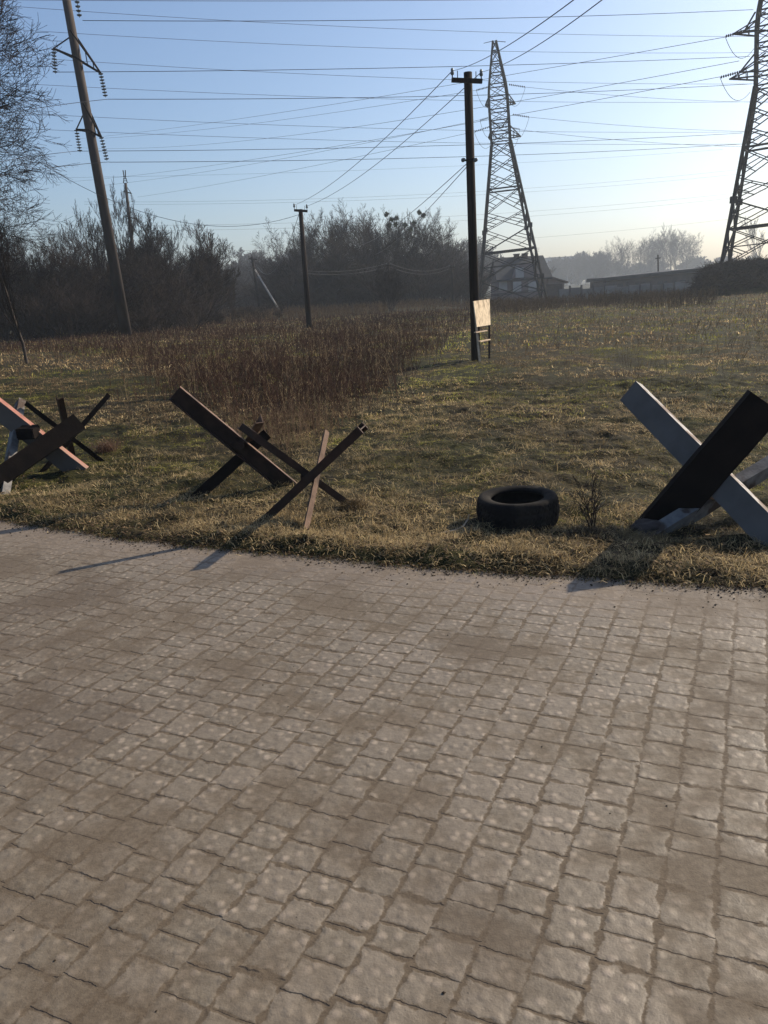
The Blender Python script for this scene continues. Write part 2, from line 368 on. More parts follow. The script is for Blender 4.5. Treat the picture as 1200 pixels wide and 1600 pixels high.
def blades(x, y, h, wd, lean, cols, name, label, mat=None, z0=None, bendk=.5):
    n = len(x); z = (gz(x, y) if z0 is None else z0)-.01
    a = rng.random(n)*2*math.pi; f = rng.random(n)*math.pi; la = .35+np.abs(rng.normal(0, 1, n))*lean
    wx = np.cos(f)*wd/2; wy = np.sin(f)*wd/2; dx = np.cos(a)*la*h; dy = np.sin(a)*la*h
    la = np.clip(la, -2.6, 2.6); dx = np.cos(a)*la*h/np.sqrt(1+.3*la**2); dy = np.sin(a)*la*h/np.sqrt(1+.3*la**2); hz = h/np.sqrt(1+la**2)
    V = np.zeros((n, 5, 3)); B = np.stack([x, y, z], 1)
    V[:, 0] = B+np.stack([wx, wy, wx*0], 1); V[:, 1] = B-np.stack([wx, wy, wx*0], 1)
    Md = B+np.stack([dx*.35, dy*.35, hz*.62], 1)
    V[:, 2] = Md+np.stack([wx*.7, wy*.7, wx*0], 1); V[:, 3] = Md-np.stack([wx*.7, wy*.7, wx*0], 1)
    V[:, 4] = B+np.stack([dx*(1+bendk), dy*(1+bendk), hz*np.maximum(1-.25*np.abs(la), .3)], 1)
    i = np.arange(n)[:, None]*5
    me = npmesh(name, V.reshape(-1, 3), [np.concatenate([i, i+1, i+3, i+2], 1), np.concatenate([i+2, i+3, i+4], 1)], False, np.repeat(cols, 5, 0))
    return tag(link(name, me, mat or M['grass']), label, 'grass', kind='stuff')
G1, G2 = np.array([.085, .095, .016]), np.array([.23, .205, .045])
ST1, ST2 = np.array([.58, .45, .24]), np.array([.26, .185, .09]); BR = np.array([.085, .055, .03])
def grass_cols(x, y, n):
    u = x*UX[0]+y*UX[1]; v = x*VX[0]+y*VX[1]; e = u-edge_u(v)
    gr = fbm(x*.55+9, y*.55, 5, 3)*.7 + fbm(x*2.3, y*2.3, 8, 2)*.3
    green = np.clip((gr-.44)*6, 0, 1)
    band = np.exp(-((u-7.0)/1.6)**2)*.85 + inpoly(x, y, PATH)*.35        # mown grass band and the path
    far = np.clip((u-9)/8, 0, 1)
    right = np.clip((v+1)/3, 0, 1)
    green = np.clip(green*(1-.75*far*right)+band-np.exp(-(e/.75)**2)*.55-.10, 0, .93)
    k = rng.random(n); isg = k < green
    q = rng.random(n)[:, None]; c = np.where(isg[:, None], G1+(G2-G1)*q, 0)
    s = rng.random(n); st = np.where((s < np.where(y > 16, .06, .2))[:, None], ST1*(.7+.5*q), np.where((s < .5)[:, None], ST2*(.6+.7*q), BR*(.6+.9*q)))
    md = ((.30+1.3*fbm(x*2.1+3, y*2.1, 61, 3)**1.3)*(.35+1.3*fbm(x*8, y*8, 63, 2))*np.where(y > 14, .55+.9*fbm(x*.5, y*.5, 67, 3), 1)*1.35)[:, None]*(.8+.4*rng.random((n, 1)))
    md = md*(1+.7*inpoly(x, y, PATH)+.25*np.clip((u-8)/8, 0, 1))[:, None]*1.12
    return np.where(isg[:, None], c, st)*md, isg
def lay(n, y0, y1, hh, wd, lean, name, label, xm=.52, clump=True):
    x, y = frustum(n, y0, y1, 1.0, xm)
    k = near_keep(x, y)
    if clump:
        cl = fbm(x*3.1, y*3.1, 12, 2)*.6+fbm(x*9, y*9, 14, 2)*.4; k &= rng.random(n) < np.clip((cl-.43)*6.5, .035, 1)
    x, y = x[k], y[k]; n = len(x); c, g = grass_cols(x, y, n)
    cl = fbm(x*2.2, y*2.2, 21, 2); h = hh*(.35+1.3*rng.random(n)**1.5)*(.45+1.2*cl)*np.where(g, .85, 1)
    return blades(x, y, h, wd*(.6+.8*rng.random(n)), lean, c, name, label)
lay(800000, 4.0, 9.5, .026, .0036, 1.8, 'short_grass', 'patchy green and straw grass on the verge beside the paving')
lay(420000, 9.5, 21, .044, .007, 1.6, 'short_grass', 'brown and green rough grass across the middle of the field')
lay(190000, 21, 60, .095, .02, 1.1, 'short_grass', 'dull brown grass over the far half of the field', .5)
# matted straw heaps near the verge
def mats():
    xs = []; ys = []; cs = []; hs = []
    n = 0
    for k in range(1500):
        v = rng.uniform(-6.5, 4.5); u = 4.55+abs(rng.normal(0, .55)) if k < 620 else rng.uniform(4.6, 12)
        if rng.random() < .55 and k < 620: v = rng.choice([-3.2, -2.4, -1.2, .4, .9, 1.6, 2.6])+rng.normal(0, .28)
        if u < float(edge_u(v))+.06: continue
        q = int(rng.integers(25, 90)); r = rng.uniform(.05, .14)
        uu = u+rng.normal(0, r, q); vv = v+rng.normal(0, r*1.4, q)
        xs.append(uu*UX[0]+vv*VX[0]); ys.append(uu*UX[1]+vv*VX[1])
        t = rng.random(q)[:, None]; br = rng.uniform(.25, 1.3)
        cs.append((ST2+(ST1-ST2)*t)*br); hs.append(rng.uniform(.02, .085, q))
    x = np.concatenate(xs); y = np.concatenate(ys); c = np.concatenate(cs); h = np.concatenate(hs)
    blades(x, y, h, .0045*(.5+rng.random(len(x))), 1.9, c, 'dry_straw', 'pale matted straw lying in tufts along the verge', z0=gz(x, y)+.018, bendk=.2)
mats()
def fringe():                           # crumbly edge overhanging the paving, with its cast shadow put into the colours
    n = 26000; v = rng.uniform(-8, 5, n); u = edge_u(v)+rng.normal(.02, .05, n)
    x = u*UX[0]+v*VX[0]; y = u*UX[1]+v*VX[1]; q = rng.random(n)[:, None]
    c = np.where(rng.random(n)[:, None] < .3, G1*(.4+q*.5), BR*(.2+.6*q)); k = rng.random(n) < .08; c[k] = ST2*.9
    blades(x, y, rng.uniform(.008, .030, n), .0035+.003*rng.random(n), 1.1, c, 'edge_grass', 'earthy grass roots, coloured dark as if in shadow, fringing the edge of the paving', z0=x*0+.015)
fringe()
# soil crumbs on the paving
def crumbs():
    n = 9000; v = rng.uniform(-7, 4.5, n); e = rng.exponential(.07, n); dn = fbm(v*1.3, v*0, 31, 2)
    k = (rng.random(n) < np.clip((dn-.25)*1.8+.3*(v > 0), 0.08, 1)); v = v[k]; e = e[k]; u = edge_u(v)-e+.02
    x = u*UX[0]+v*VX[0]; y = u*UX[1]+v*VX[1]
    x2, y2 = frustum(130, 1.4, 5, 1.0, .55); k2 = ~near_keep(x2, y2); x = np.concatenate([x, x2[k2]]); y = np.concatenate([y, y2[k2]])
    n = len(x); s = .0020+.0065*rng.random(n)**3.5; s = np.where(np.arange(n) >= n-int(k2.sum()), s*.55, s)
    oct_ = np.array([[1, 0, 0], [-1, 0, 0], [0, 1, 0], [0, -1, 0], [0, 0, 1], [0, 0, -1]], float)
    V = oct_[None]*(s[:, None, None]*rng.uniform(.6, 1.5, (n, 6, 1))); V[:, :, 2] *= .6
    V += np.stack([x, y, s*.4], 1)[:, None]
    f = np.array([[0, 2, 4], [2, 1, 4], [1, 3, 4], [3, 0, 4], [2, 0, 5], [1, 2, 5], [3, 1, 5], [0, 3, 5]])
    me = npmesh('soil_crumbs', V.reshape(-1, 3), (f[None]+np.arange(n)[:, None, None]*6).reshape(-1, 3))
    tag(link('soil_crumbs', me, M['soil']), 'dark soil crumbs scattered on the paving by the verge', 'soil', kind='stuff')
crumbs()

def litter():
    n = 5200; v = rng.uniform(-7, 4.5, n); e = np.abs(rng.normal(0, .5, n)); u = edge_u(v)+e-.05
    x = u*UX[0]+v*VX[0]; y = u*UX[1]+v*VX[1]; s_ = rng.uniform(.006, .017, n); a = rng.random(n)*6.28; tl_ = rng.normal(0, .5, (n, 2))
    V = np.zeros((n, 4, 3)); z = np.where(e < .08, .012, gz(x, y)+.02)
    for k, (p, q) in enumerate(((-1, -.5), (1, -.45), (.9, .5), (-.8, .55))):
        V[:, k] = np.stack([x+s_*(p*np.cos(a)-q*np.sin(a)), y+s_*(p*np.sin(a)+q*np.cos(a)), z+s_*(p*tl_[:, 0]+q*tl_[:, 1])*.6], 1)
    q = rng.random((n, 1)); c = np.array([.05, .032, .02])*(1-q)+np.array([.26, .18, .10])*q**2
    tag(link('dead_leaves', npmesh('dead_leaves', V.reshape(-1, 3), np.arange(n*4).reshape(n, 4), False, np.repeat(c, 4, 0)), M['weed']), 'small curled dead leaves and chaff littering the verge edge', 'leaf litter', kind='stuff')
litter()

# tall dry weeds, reddish, and thin stalks elsewhere
def stems(x, y, h, r, c, name, label, side=5, droop=.25):
    n = len(x); z = gz(x, y)+dip(x, y)-.02; P0 = []; P1 = []; R0 = []; R1 = []; C = []
    ln = rng.normal(0, .2, (n, 2)); B = np.stack([x, y, z], 1)
    T = B+np.stack([ln[:, 0]*h, ln[:, 1]*h, h], 1); Mp = B+(T-B)*.5+np.concatenate([rng.normal(0, .02, (n, 2)), np.zeros((n, 1))], 1)*h[:, None]
    P0 += [B, Mp]; P1 += [Mp, T]; R0 += [r, r*.75]; R1 += [r*.75, r*.4]; C += [c, c]
    for k in range(side):
        t = rng.uniform(.35, .95, n); A = B+(T-B)*t[:, None]; an = rng.random(n)*6.28; l = h*rng.uniform(.12, .33, n)
        E = A+np.stack([np.cos(an)*l*.55, np.sin(an)*l*.55, l*rng.uniform(.3, .95, n)], 1)
        P0.append(A); P1.append(E); R0.append(r*.55); R1.append(r*.55); C.append(c*rng.uniform(.8, 1.4, (n, 1)))
    V, F = tubes(np.concatenate(P0), np.concatenate(P1), np.concatenate(R0), np.concatenate(R1), 3)
    me = npmesh(name, V, F, False, np.repeat(np.concatenate(C), 6, 0))
    return tag(link(name, me, M['weed']), label, 'weeds', kind='stuff')
def weeds():
    x, y = frustum(105000, 8, 62, 1.25, .5)
    k = inpoly(x, y, WEED); jx = rng.normal(0, .6, len(x))*np.clip(y/12, .5, 2.2)+(fbm(x*.8, y*.5, 47, 2)-.5)*1.6
    k |= inpoly(x+rng.normal(0, 1.1, len(x))*np.clip(y/12, .3, 3), y, WEED) & (rng.random(len(x)) < .5); k &= inpoly(x+jx, y+rng.normal(0, .5, len(x)), WEED); k &= rng.random(len(x)) < np.clip((fbm(x*.6, y*.6, 41, 3)-.25)*2.8, .1, 1)*np.clip((y-7.5)/7, .14, 1)
    x, y = x[k], y[k]; n = len(x); q = rng.random(n)[:, None]
    c = np.array([.026, .013, .009])*(1-q)+np.array([.072, .036, .023])*q; s = rng.random(n) < .10; c[s] = np.array([.26, .19, .11])
    h = (.12+.42*rng.random(n)**1.4)*(.7+.6*fbm(x*.5, y*.5, 44, 2))*(1-.42*np.clip((y-14)/30, 0, 1))
    stems(x, y, h, .0022+y*.00016, c, 'dry_weeds', 'dense reddish brown dry weeds standing left of the mown path', 4)
    x, y = frustum(9000, 9, 58, 1.0, .5); v = x*VX[0]+y*VX[1]
    k = near_keep(x, y) & ~inpoly(x, y, WEED) & ~inpoly(x, y, PATH) & (rng.random(len(x)) < np.clip((y-9)/12, .04, 1)) & (fbm(x*.4, y*.4, 51, 2) > .38)
    x, y = x[k], y[k]; n = len(x); q = rng.random(n)[:, None]
    c = np.array([.07, .045, .03])*(1-q)+np.array([.17, .12, .07])*q
    stems(x, y, rng.uniform(.1, .34, n), .002+y*.00013, c, 'dry_stalks', 'thin brown stalks scattered over the right side of the field', 4)
    n = 700; x = rng.uniform(-2.6, -.3, n); y = rng.uniform(7.6, 10.5, n); q = rng.random(n)[:, None]
    c = np.array([.09, .05, .035])*(1-q)+np.array([.22, .15, .09])*q; k = inpoly(x, y+.5, WEED); x, y, c = x[k], y[k], c[k]
    stems(x, y, rng.uniform(.2, .5, len(x)), np.full(len(x), .0022), c, 'dry_weeds', 'loose brown weed stalks at the near tip of the weed patch', 6)
    n = 19000; Y = rng.uniform(42, 105, n); px = np.where(np.arange(n) < 9000, rng.uniform(750, 1110, n), rng.uniform(300, 760, n)); Y = np.where(px < 750, 58+(Y-42)*.95, Y); x = (px-600)/CF*Y*1.03; q = rng.random(n)[:, None]; k = fbm(x*.25, Y*.25, 54, 2) > .4
    x, Y, q = x[k], Y[k], q[k]; c = np.array([.05, .032, .02])*(1-q)+np.array([.12, .085, .05])*q
    stems(x, Y, rng.uniform(.25, .85, len(x)), np.full(len(x), .014), c, 'dry_weeds', 'brown dead weeds at the far end of the field before the house and fence', 4)
weeds()

# ------------------------------------------------------------------ anti-tank hedgehogs
def closest_on_ray(px, A, B):
    r = ray(*px); u = B-A; w0 = CAM-A; a = r@r; b_ = r@u; c = u@u; d = r@w0; e = u@w0
    t = (b_*e-c*d)/(a*c-b_*b_); return CAM+r*t
def prof(kind, h, b, t):
    if kind == 'U': return [(-h/2, 0), (h/2, 0), (h/2, -b), (h/2-t, -b), (h/2-t, -t), (-h/2+t, -t), (-h/2+t, -b), (-h/2, -b)]
    if kind == 'L': return [(-h/2, 0), (h/2, 0), (h/2, -t), (-h/2+t, -t), (-h/2+t, -b), (-h/2, -b)]
    return [(-h/2, 0), (h/2, 0), (h/2, -t), (t/2, -t), (t/2, -b+t), (h/2, -b+t), (h/2, -b), (-h/2, -b), (-h/2, -b+t), (-t/2, -b+t), (-t/2, -t), (-h/2, -t)]
def beam(name, A, B, kind, h, b, t, hint, mats, parent, flange=None, label=None):
    A = Vector(A); B = Vector(B); d = (B-A).normalized(); n = Vector(hint); n = (n-d*n.dot(d)).normalized(); s = n.cross(d)
    if s.z < 0: s = -s
    A = A-d*.05
    pr = prof(kind, h, b, t); bm = bmesh.new()
    segs = 14; rings = []
    for i in range(segs+1):
        c = A.lerp(B, i/segs); rings.append([bm.verts.new(c+s*p[0]+n*(p[1]+b/2)) for p in pr])
    k = len(pr)
    bm.faces.new(rings[0]); bm.faces.new(rings[-1][::-1])
    for i in range(segs):
        for j in range(k): bm.faces.new((rings[i][j], rings[i+1][j], rings[i+1][(j+1) % k], rings[i][(j+1) % k]))
    bmesh.ops.recalc_face_normals(bm, faces=bm.faces)
    for v in bm.verts: v.co += Vector((rnd.uniform(-1, 1), rnd.uniform(-1, 1), rnd.uniform(-1, 1)))*.0012
    me = bpy.data.meshes.new(name)
    me.materials.append(mats[0])
    if len(mats) > 1:
        me.materials.append(mats[1])
        for f in bm.faces:
            c = f.calc_center_median()-A; hh = c.dot(s)
            if abs(f.normal.dot(s)) > .7 and hh > h/2-t*.6: f.material_index = 1
    bm.to_mesh(me); bm.free()
    o = link(name, me, None, parent)
    if label: o['label'] = label
    return o
def gusset(P, r, mat, parent):
    P = Vector(P); b = MB()
    for a in ((1, 0, 0), (0, 1, 0), (0, 0, 1)):
        a = Vector(a); b.box(P, (r, r, r*.55), Matrix.Rotation(rnd.uniform(0, 1.5), 3, a))
    return b.build('gusset', mat, parent)
VIEW = lambda P: Vector(tuple(CAM-P)).normalized()
HG = 'rusty steel anti tank hedgehogs along the verge'
def hedgehog(label, C, legs, gmat, gr=.12):
    C = np.array(C, float); t = empty('tank_hedgehog', (C[0], C[1], 0), label, 'anti-tank hedgehog', HG)
    for foot, tp, cen, kind, h, b, th, hint, mats, lab in legs:
        F = gnd(*foot, z=.02); F = np.array([F[0], F[1], float(gz(F[0], F[1]))-.03])
        c2 = C if cen is None else np.array(cen, float)
        T = closest_on_ray(tp, F, c2)
        hv = VIEW(c2) if hint is None else Vector(hint)
        beam('beam', F, T, kind, h, b, th, hv, mats, t, label=lab)
    gusset(C, gr, gmat, t)
    return t
hedgehog('small thin-armed rusty hedgehog of angle iron nearest the paving, left of the tyre', (-.60, 6.0, .36), [
    ((552, 799), (375, 665), None, 'L', .055, .055, .009, None, [M['rust']], None),
    ((412, 808), (567, 668), (-.60, 5.95, .345), 'I', .064, .12, .009, None, [M['rust']], None),
    ((472, 834), (507, 675), (-.58, 6.03, .37), 'L', .05, .06, .008, (.75, -.6, .2), [M['rust_sunlit']], 'rusty beam coloured lighter as caught by the sun')], M['rust'], .05)
hedgehog('larger dark rusty hedgehog with a broad beam, standing just behind the small angle iron one', (-1.28, 7.13, .44), [
    ((452, 757), (273, 614), None, 'U', .15, .07, .014, (.25, .9, -.35), [M['rust'], M['rust_sunlit']], 'broad dark rusty beam'),
    ((302, 773), (417, 678), (-1.3, 7.22, .40), 'U', .10, .06, .01, None, [M['rust_dark']], None),
    ((352, 742), (404, 655), (-1.22, 7.25, .46), 'L', .08, .08, .01, (.5, -.8, .2), [M['rust_sunlit']], 'rusty beam behind, coloured lighter as sunlit')], M['rust'], .10)
hedgehog('heavy hedgehog at the left edge with salmon and grey beam under a black beam', (-3.62, 8.2, .5), [
    ((124, 740), (-45, 606), (-3.66, 8.3, .47), 'U', .22, .055, .014, (-.25, -1, -.15), [M['grey_paint'], M['salmon']], 'grey beam with salmon pink top flange'),
    ((-50, 775), (122, 660), (-3.62, 8.0, .46), 'U', .185, .12, .014, (.1, -1, .05), [M['rust_dark']], 'black beam lying across'),
    ((5, 768), (32, 628), (-3.62, 8.75, .42), 'U', .075, .10, .01, (.7, -.9, .1), [M['shaded_white']], 'white painted upright beam')], M['rust_dark'], .17)
hedgehog('thin dark hedgehog of narrow bars farther back behind the salmon beamed one', (-3.40, 8.75, .42), [
    ((166, 722), (40, 630), None, 'L', .05, .05, .009, None, [M['rust_dark']], None),
    ((62, 738), (170, 617), (-3.38, 8.75, .42), 'L', .05, .05, .009, None, [M['rust_dark']], None),
    ((113, 712), (93, 620), (-3.44, 8.8, .42), 'L', .06, .05, .009, (.5, -.8, .1), [M['rust']], None)], M['rust_dark'], .05)
hedgehog('big hedgehog at the right edge with grey painted beam behind a wide black beam', (2.22, 5.33, .46), [
    ((1235, 862), (986, 613), (2.20, 5.42, .45), 'U', .185, .085, .012, (-.35, -1, -.05), [M['grey_paint'], M['sunlit_edge']], 'grey beam with chipped top flange coloured pale as sunlit'),
    ((1028, 822), (1196, 628), (2.23, 5.20, .46), 'U', .25, .12, .014, (-.2, -1, .1), [M['rust_dark']], 'wide black beam in front'),
    ((1008, 838), (1262, 692), (2.29, 5.42, .335), 'U', .085, .12, .012, (.1, -.4, 1), [M['shaded_white']], 'white painted beam running back')], M['rust_dark'], .10)

# ------------------------------------------------------------------ car tyre
def tyre():
    c = gnd(809, 812, .05); cx, cy = c[0], c[1]; z0 = float(gz(cx, cy))
    Ro, Ri, W_ = .292, .182, .205
    root = empty('car_tyre', (cx, cy, z0), 'worn black car tyre lying flat on the straw beside the dry sapling', 'tyre')
    ax = Vector((-.03, -.035, 1)).normalized(); ctr = Vector((cx, cy, z0+W_/2-.005))
    q = ax.to_track_quat('Z', 'Y'); bm = bmesh.new(); seg = 144
    pr = []                                                       # closed section: sidewalls, shoulders and inner wall
    for k in range(11):
        t = k/10; z = -W_/2+.02+t*(W_-.04); pr.append((Ro-.006*(2*t-1)**2*2, z, k % 3 != 0))
    side = [(Ro-.02, W_/2-.004, 0), (Ro-.05, W_/2+.004, 0), (Ri+.03, W_/2, 0), (Ri+.006, W_/2-.008, 0), (Ri, W_/2-.022, 0), (Ri+.012, W_/2-.034, 0), (Ri+.05, W_/2-.045, 0), (Ro-.03, W_/2-.06, 0)]
    full = [(r, z, g) for r, z, g in pr]+side+[(r, -z, 0) for r, z, g in side[::-1]]
    rings = []
    for k in range(seg):
        t = 2*math.pi*k/seg; ring = []
        for i, (r, z, g) in enumerate(full):
            if i < 11:
                zig = ((k+int(i*1.5)) % 4) < 1
                r2 = r-(.007 if (zig or i in (3, 7)) else 0)
            else: r2 = r-(.002 if (k % 4 == 0 and r > Ro-.03) else 0)
            sag = .006*math.sin(2*t+1)
            ring.append(bm.verts.new(ctr+q @ Vector(((r2+sag)*math.cos(t), (r2+sag)*math.sin(t), z))))
        rings.append(ring)
    n = len(full); mi = []
    for k in range(seg):
        A = rings[k]; B = rings[(k+1) % seg]
        for i in range(n):
            j = (i+1) % n; bm.faces.new((A[i], B[i], B[j], A[j]))
    bmesh.ops.recalc_face_normals(bm, faces=bm.faces)
    # split in tread and carcass
    bm2 = bm.copy()
    def istread(f):
        p = f.calc_center_median()-ctr; ra = (p-ax*p.dot(ax)).length; return ra > Ro-.012 and abs(p.dot(ax)) < W_/2-.018
    bmesh.ops.delete(bm, geom=[f for f in bm.faces if not istread(f)], context='FACES')
    bmesh.ops.delete(bm2, geom=[f for f in bm2.faces if istread(f)], context='FACES')
    for b_, nm in ((bm, 'tread'), (bm2, 'sidewall')):
        me = bpy.data.meshes.new(nm); b_.to_mesh(me); b_.free()
        for p in me.polygons: p.use_smooth = (nm == 'sidewall')
        link(nm, me, M['rubber'], root)
tyre()

# ------------------------------------------------------------------ poles
def pole_body(base, top, r0, r1, mat, parent, name='pole', seg=20):
    base = np.array(base, float); base[2] = -.25
    return MB().cone(base, top, r0, r1, seg).build(name, mat, parent, smooth=True)
def insulator_string(A, B, n, r, mat, parent):
    A = Vector(A); B = Vector(B); ax = (B-A).normalized(); L = (B-A).length; pr = [(.012, 0)]
    for k in range(n):
        z = L*(k+.3)/n; pr += [(.018, z-.3*L/n*.5), (r, z), (r*.75, z+.25*L/n), (.018, z+.4*L/n)]
    pr.append((.012, L)); return MB().lathe(pr, A, ax, 10).build('insulator_string', mat, parent)
# leaning concrete pylon pole on the left
Y1 = 47.0
b1 = gnd(199, 527); b1 = np.array([b1[0], b1[1], 0]); Y1 = b1[1]
def p1(px, py): return atY(px, py, Y1)
top1 = p1(84, -110)
P1 = empty('concrete_power_pole', b1, 'thick leaning concrete power pole with insulator strings at the left', 'power pole', 'concrete power poles')
pole_body(b1, top1, .30, .19, M['conc'], P1, seg=28)
INS = {}
def axis1(py):
    # pixel x of the pole axis for a pixel row
    return 84+(199-84)*(py+110)/637
def arm1(yax, L_, R_, dy=.0):
    a = Vector(p1(axis1(yax), yax)); l = Vector(p1(*L_)); r = Vector(p1(*R_)); r.y -= .4; l.y += .4
    mb = MB(); off = Vector((0, .32, 0))
    for s in (-1, 1): mb.bar(l, a+off*s, .09).bar(a+off*s, r, .09)
    up_ = Vector(p1(axis1(yax-42), yax-42)); mb.bar(up_+off, r, .07).bar(up_-off, r, .07).bar(up_+off, l, .05)
    for k in (.4, .7):
        q1 = (a+off).lerp(r, k); q2 = (a-off).lerp(r, k); mb.bar(q1, q2, .05); q3 = (up_+off).lerp(r, k); mb.bar(q1, q3, .04)
        q1 = (a+off).lerp(l, k); q2 = (a-off).lerp(l, k); mb.bar(q1, q2, .05)
    mb.build('crossarm', M['rust_dark'], P1); return l, r
for nm, yax, L_, R_, iL, iR in (('mid', 92, (79, 72), (161, 117), (82, 112), (169, 155)), ('low', 205, (115, 200), (162, 216), (121, 236), (171, 253))):
    l, r = arm1(yax, L_, R_)
    for s, tpnt, ip in (('L', l, iL), ('R', r, iR)):
        q = Vector(p1(*ip)); q.y = tpnt.y; insulator_string(tpnt, q, 8, .13, M['glass_ins'], P1); INS[nm+s] = q
l, r = arm1(-40, (60, -55), (120, -22))
q = Vector(p1(129, 32)); q.y = r.y; insulator_string(r, q, 8, .13, M['glass_ins'], P1); INS['topR'] = q
# second concrete pole behind
b2 = atY(217, 478, 95.); b2[2] = 0
P2 = empty('concrete_power_pole', b2, 'distant slim concrete power pole with forked steel top behind the bare bushes', 'power pole', 'concrete power poles')
t2 = atY(196, 286, 95.)
pole_body(b2, t2, .24, .15, M['conc'], P2)
mb = MB(); tt = Vector(t2)
for s in (-1, 1):
    mb.bar(tt+Vector((s*.22, 0, 0)), Vector(atY(195 + s*1.0, 277, 95)), .08).bar(Vector(atY(195 + s*1.0, 277, 95)), Vector(atY(194+s*1.8, 266, 95)), .09)
for k in (.25, .5, .75): mb.bar(tt+Vector((-.2, 0, .9*k)), tt+Vector((.2, 0, .9*k)), .05)
mb.build('steel_top', M['rust_dark'], P2)
for (a, b_, i1, i2) in (((193, 299), (205, 302), (194, 310), (207, 316)), ((196, 337), (214, 343), (197, 347), (216, 352))):
    MB().bar(atY(*a, 95), atY(*b_, 95), .12).bar(atY(*a, 95), atY((a[0]+b_[0])/2, a[1]-6, 95), .06).bar(atY(*b_, 95), atY((a[0]+b_[0])/2, a[1]-6, 95), .06).build('crossarm', M['rust_dark'], P2)
    insulator_string(atY(*a, 95), atY(*i1, 95), 6, .13, M['glass_ins'], P2); insulator_string(atY(*b_, 95), atY(*i2, 95), 6, .13, M['glass_ins'], P2)

def wood_pole(label, basepx, toppx, r0, r1, armL, armR, group='tarred wooden utility poles', Y=None, low=None, pins=True, zb=0.):
    b = gnd(*basepx) if Y is None else atY(*basepx, Y); b = np.array([b[0], b[1], 0.]); Yp = b[1]
    t = atY(*toppx, Yp); E_ = empty('utility_pole', b, label, 'utility pole', group)
    pole_body(b, t, r0, r1, M['polewood'], E_, seg=18)
    L_ = Vector(atY(*armL, Yp-.12)); R_ = Vector(atY(*armR, Yp-.12))
    k = r0/.12
    MB().bar(L_, R_, .09*k, .09*k).build('crossarm', M['polewood'], E_)
    tips = []
    if pins:
        for f in (.03, .97):
            A = L_.lerp(R_, f); MB().cone(A, A+Vector((0, 0, .14*k)), .012, .012, 8).build('insulator_pin', M['rust_dark'], E_)
            MB().lathe([(.0, .10*k), (.035*k, .11*k), (.045*k, .15*k), (.03*k, .19*k), (.036*k, .21*k), (.02*k, .25*k), (0, .26*k)], A, (0, 0, 1), 12).build('insulator', M['glass_ins'], E_, smooth=True)
            tips.append(A+Vector((0, 0, .19*k)))
        for f in (.2, .8):
            A = L_.lerp(R_, f); MB().cone(A, A+Vector((0, 0, .2*k)), .009, .009, 6).build('insulator_pin', M['rust_dark'], E_)
    return E_, tips, b, t
C1, tipC, bC, tC = wood_pole('tall dark wooden pole in the middle with the chipboard sign leaning on it', (744, 566), (731, 113), .108, .088, (705.5, 125), (753.5, 127))
YC = bC[1]
mb = MB().bar(atY(724, 251, YC-.1), atY(745, 248, YC-.1), .035); mb.build('bracket', M['rust_dark'], C1)
for px in (724, 743):
    A = Vector(atY(px, 250, YC-.1)); MB().lathe([(0, -.05), (.035, -.04), (.045, 0), (.03, .04), (0, .05)], A, (1, 0, .2), 10).build('insulator', M['glass_ins'], C1, smooth=True)
C2, tip2, bP2, tP2 = wood_pole('dark wooden pole standing in the red weeds in front of the tree clump', (483.5, 514), (469.5, 327), .15, .105, (459.5, 328.5), (480.5, 330))
C3, tip3, bP3, tP3 = wood_pole('far wooden pole braced by a slanting pale timber strut', (407, 488), (393.5, 401), .19, .14, (388.5, 404), (401.5, 405.5))
MB().cone(atY(399, 422, bP3[1]-.2), np.array([*gnd(443, 493)[:2], -.2]), .09, .10, 12).build('brace', M['brace'], C3, smooth=True)
C4, tip4, bP4, tP4 = wood_pole('thin pale pole half hidden by the leafless shrub before the tree clump', (609, 480), (607.5, 411), .12, .10, (604, 415), (611, 415.5), 'small far poles before the trees', Y=75.)
C5, tip5, bP5, tP5 = wood_pole('faint pale pole just left of the central pole, before the dark trees', (708, 470), (706, 415), .13, .11, (702.5, 418), (710, 418), 'small far poles before the trees', Y=88.)

# ------------------------------------------------------------------ sign board leaning on the pole
def board():
    b = bC; c0 = atY(757, 490, YC-.25); E_ = empty('leaning_board', (c0[0], c0[1], 0), 'pale chipboard panel on two timber legs leaning against the middle pole', 'sign board')
    a = R(30); n = Vector((math.cos(a), -math.sin(a), .12)).normalized(); s = Vector((math.sin(a), math.cos(a), 0))
    O = Vector(atY(741, 470.5, YC-.28))                              # upper left corner, nearest
    def on(px, py, k=0):                                              # pixel on the plane of the panel
        d = Vector(ray(px, py)); cc = Vector(CAM); t = (O+n*k-cc).dot(n)/d.dot(n); return cc+d*t
    p = [on(740, 470.5), on(765, 467), on(766.5, 507.5), on(745, 511)]
    MB().poly(p, -n*.018).build('panel', M['osb'], E_)
    f1 = on(749.5, 566, -.05); f2 = on(764.5, 560, -.05)
    MB().bar(on(741, 473, -.05), f1, .045, .03).build('leg', M['slat'], E_)
    MB().bar(on(764.5, 470, -.05), f2, .045, .03).build('leg', M['polewood'], E_)
    MB().bar(on(742.5, 519.5, -.02), on(760, 516.5, -.02), .05, .022).build('slat', M['slat'], E_)
    MB().bar(on(748, 534, -.02), on(764, 530.5, -.02), .085, .022).build('slat', M['slat'], E_)
board()

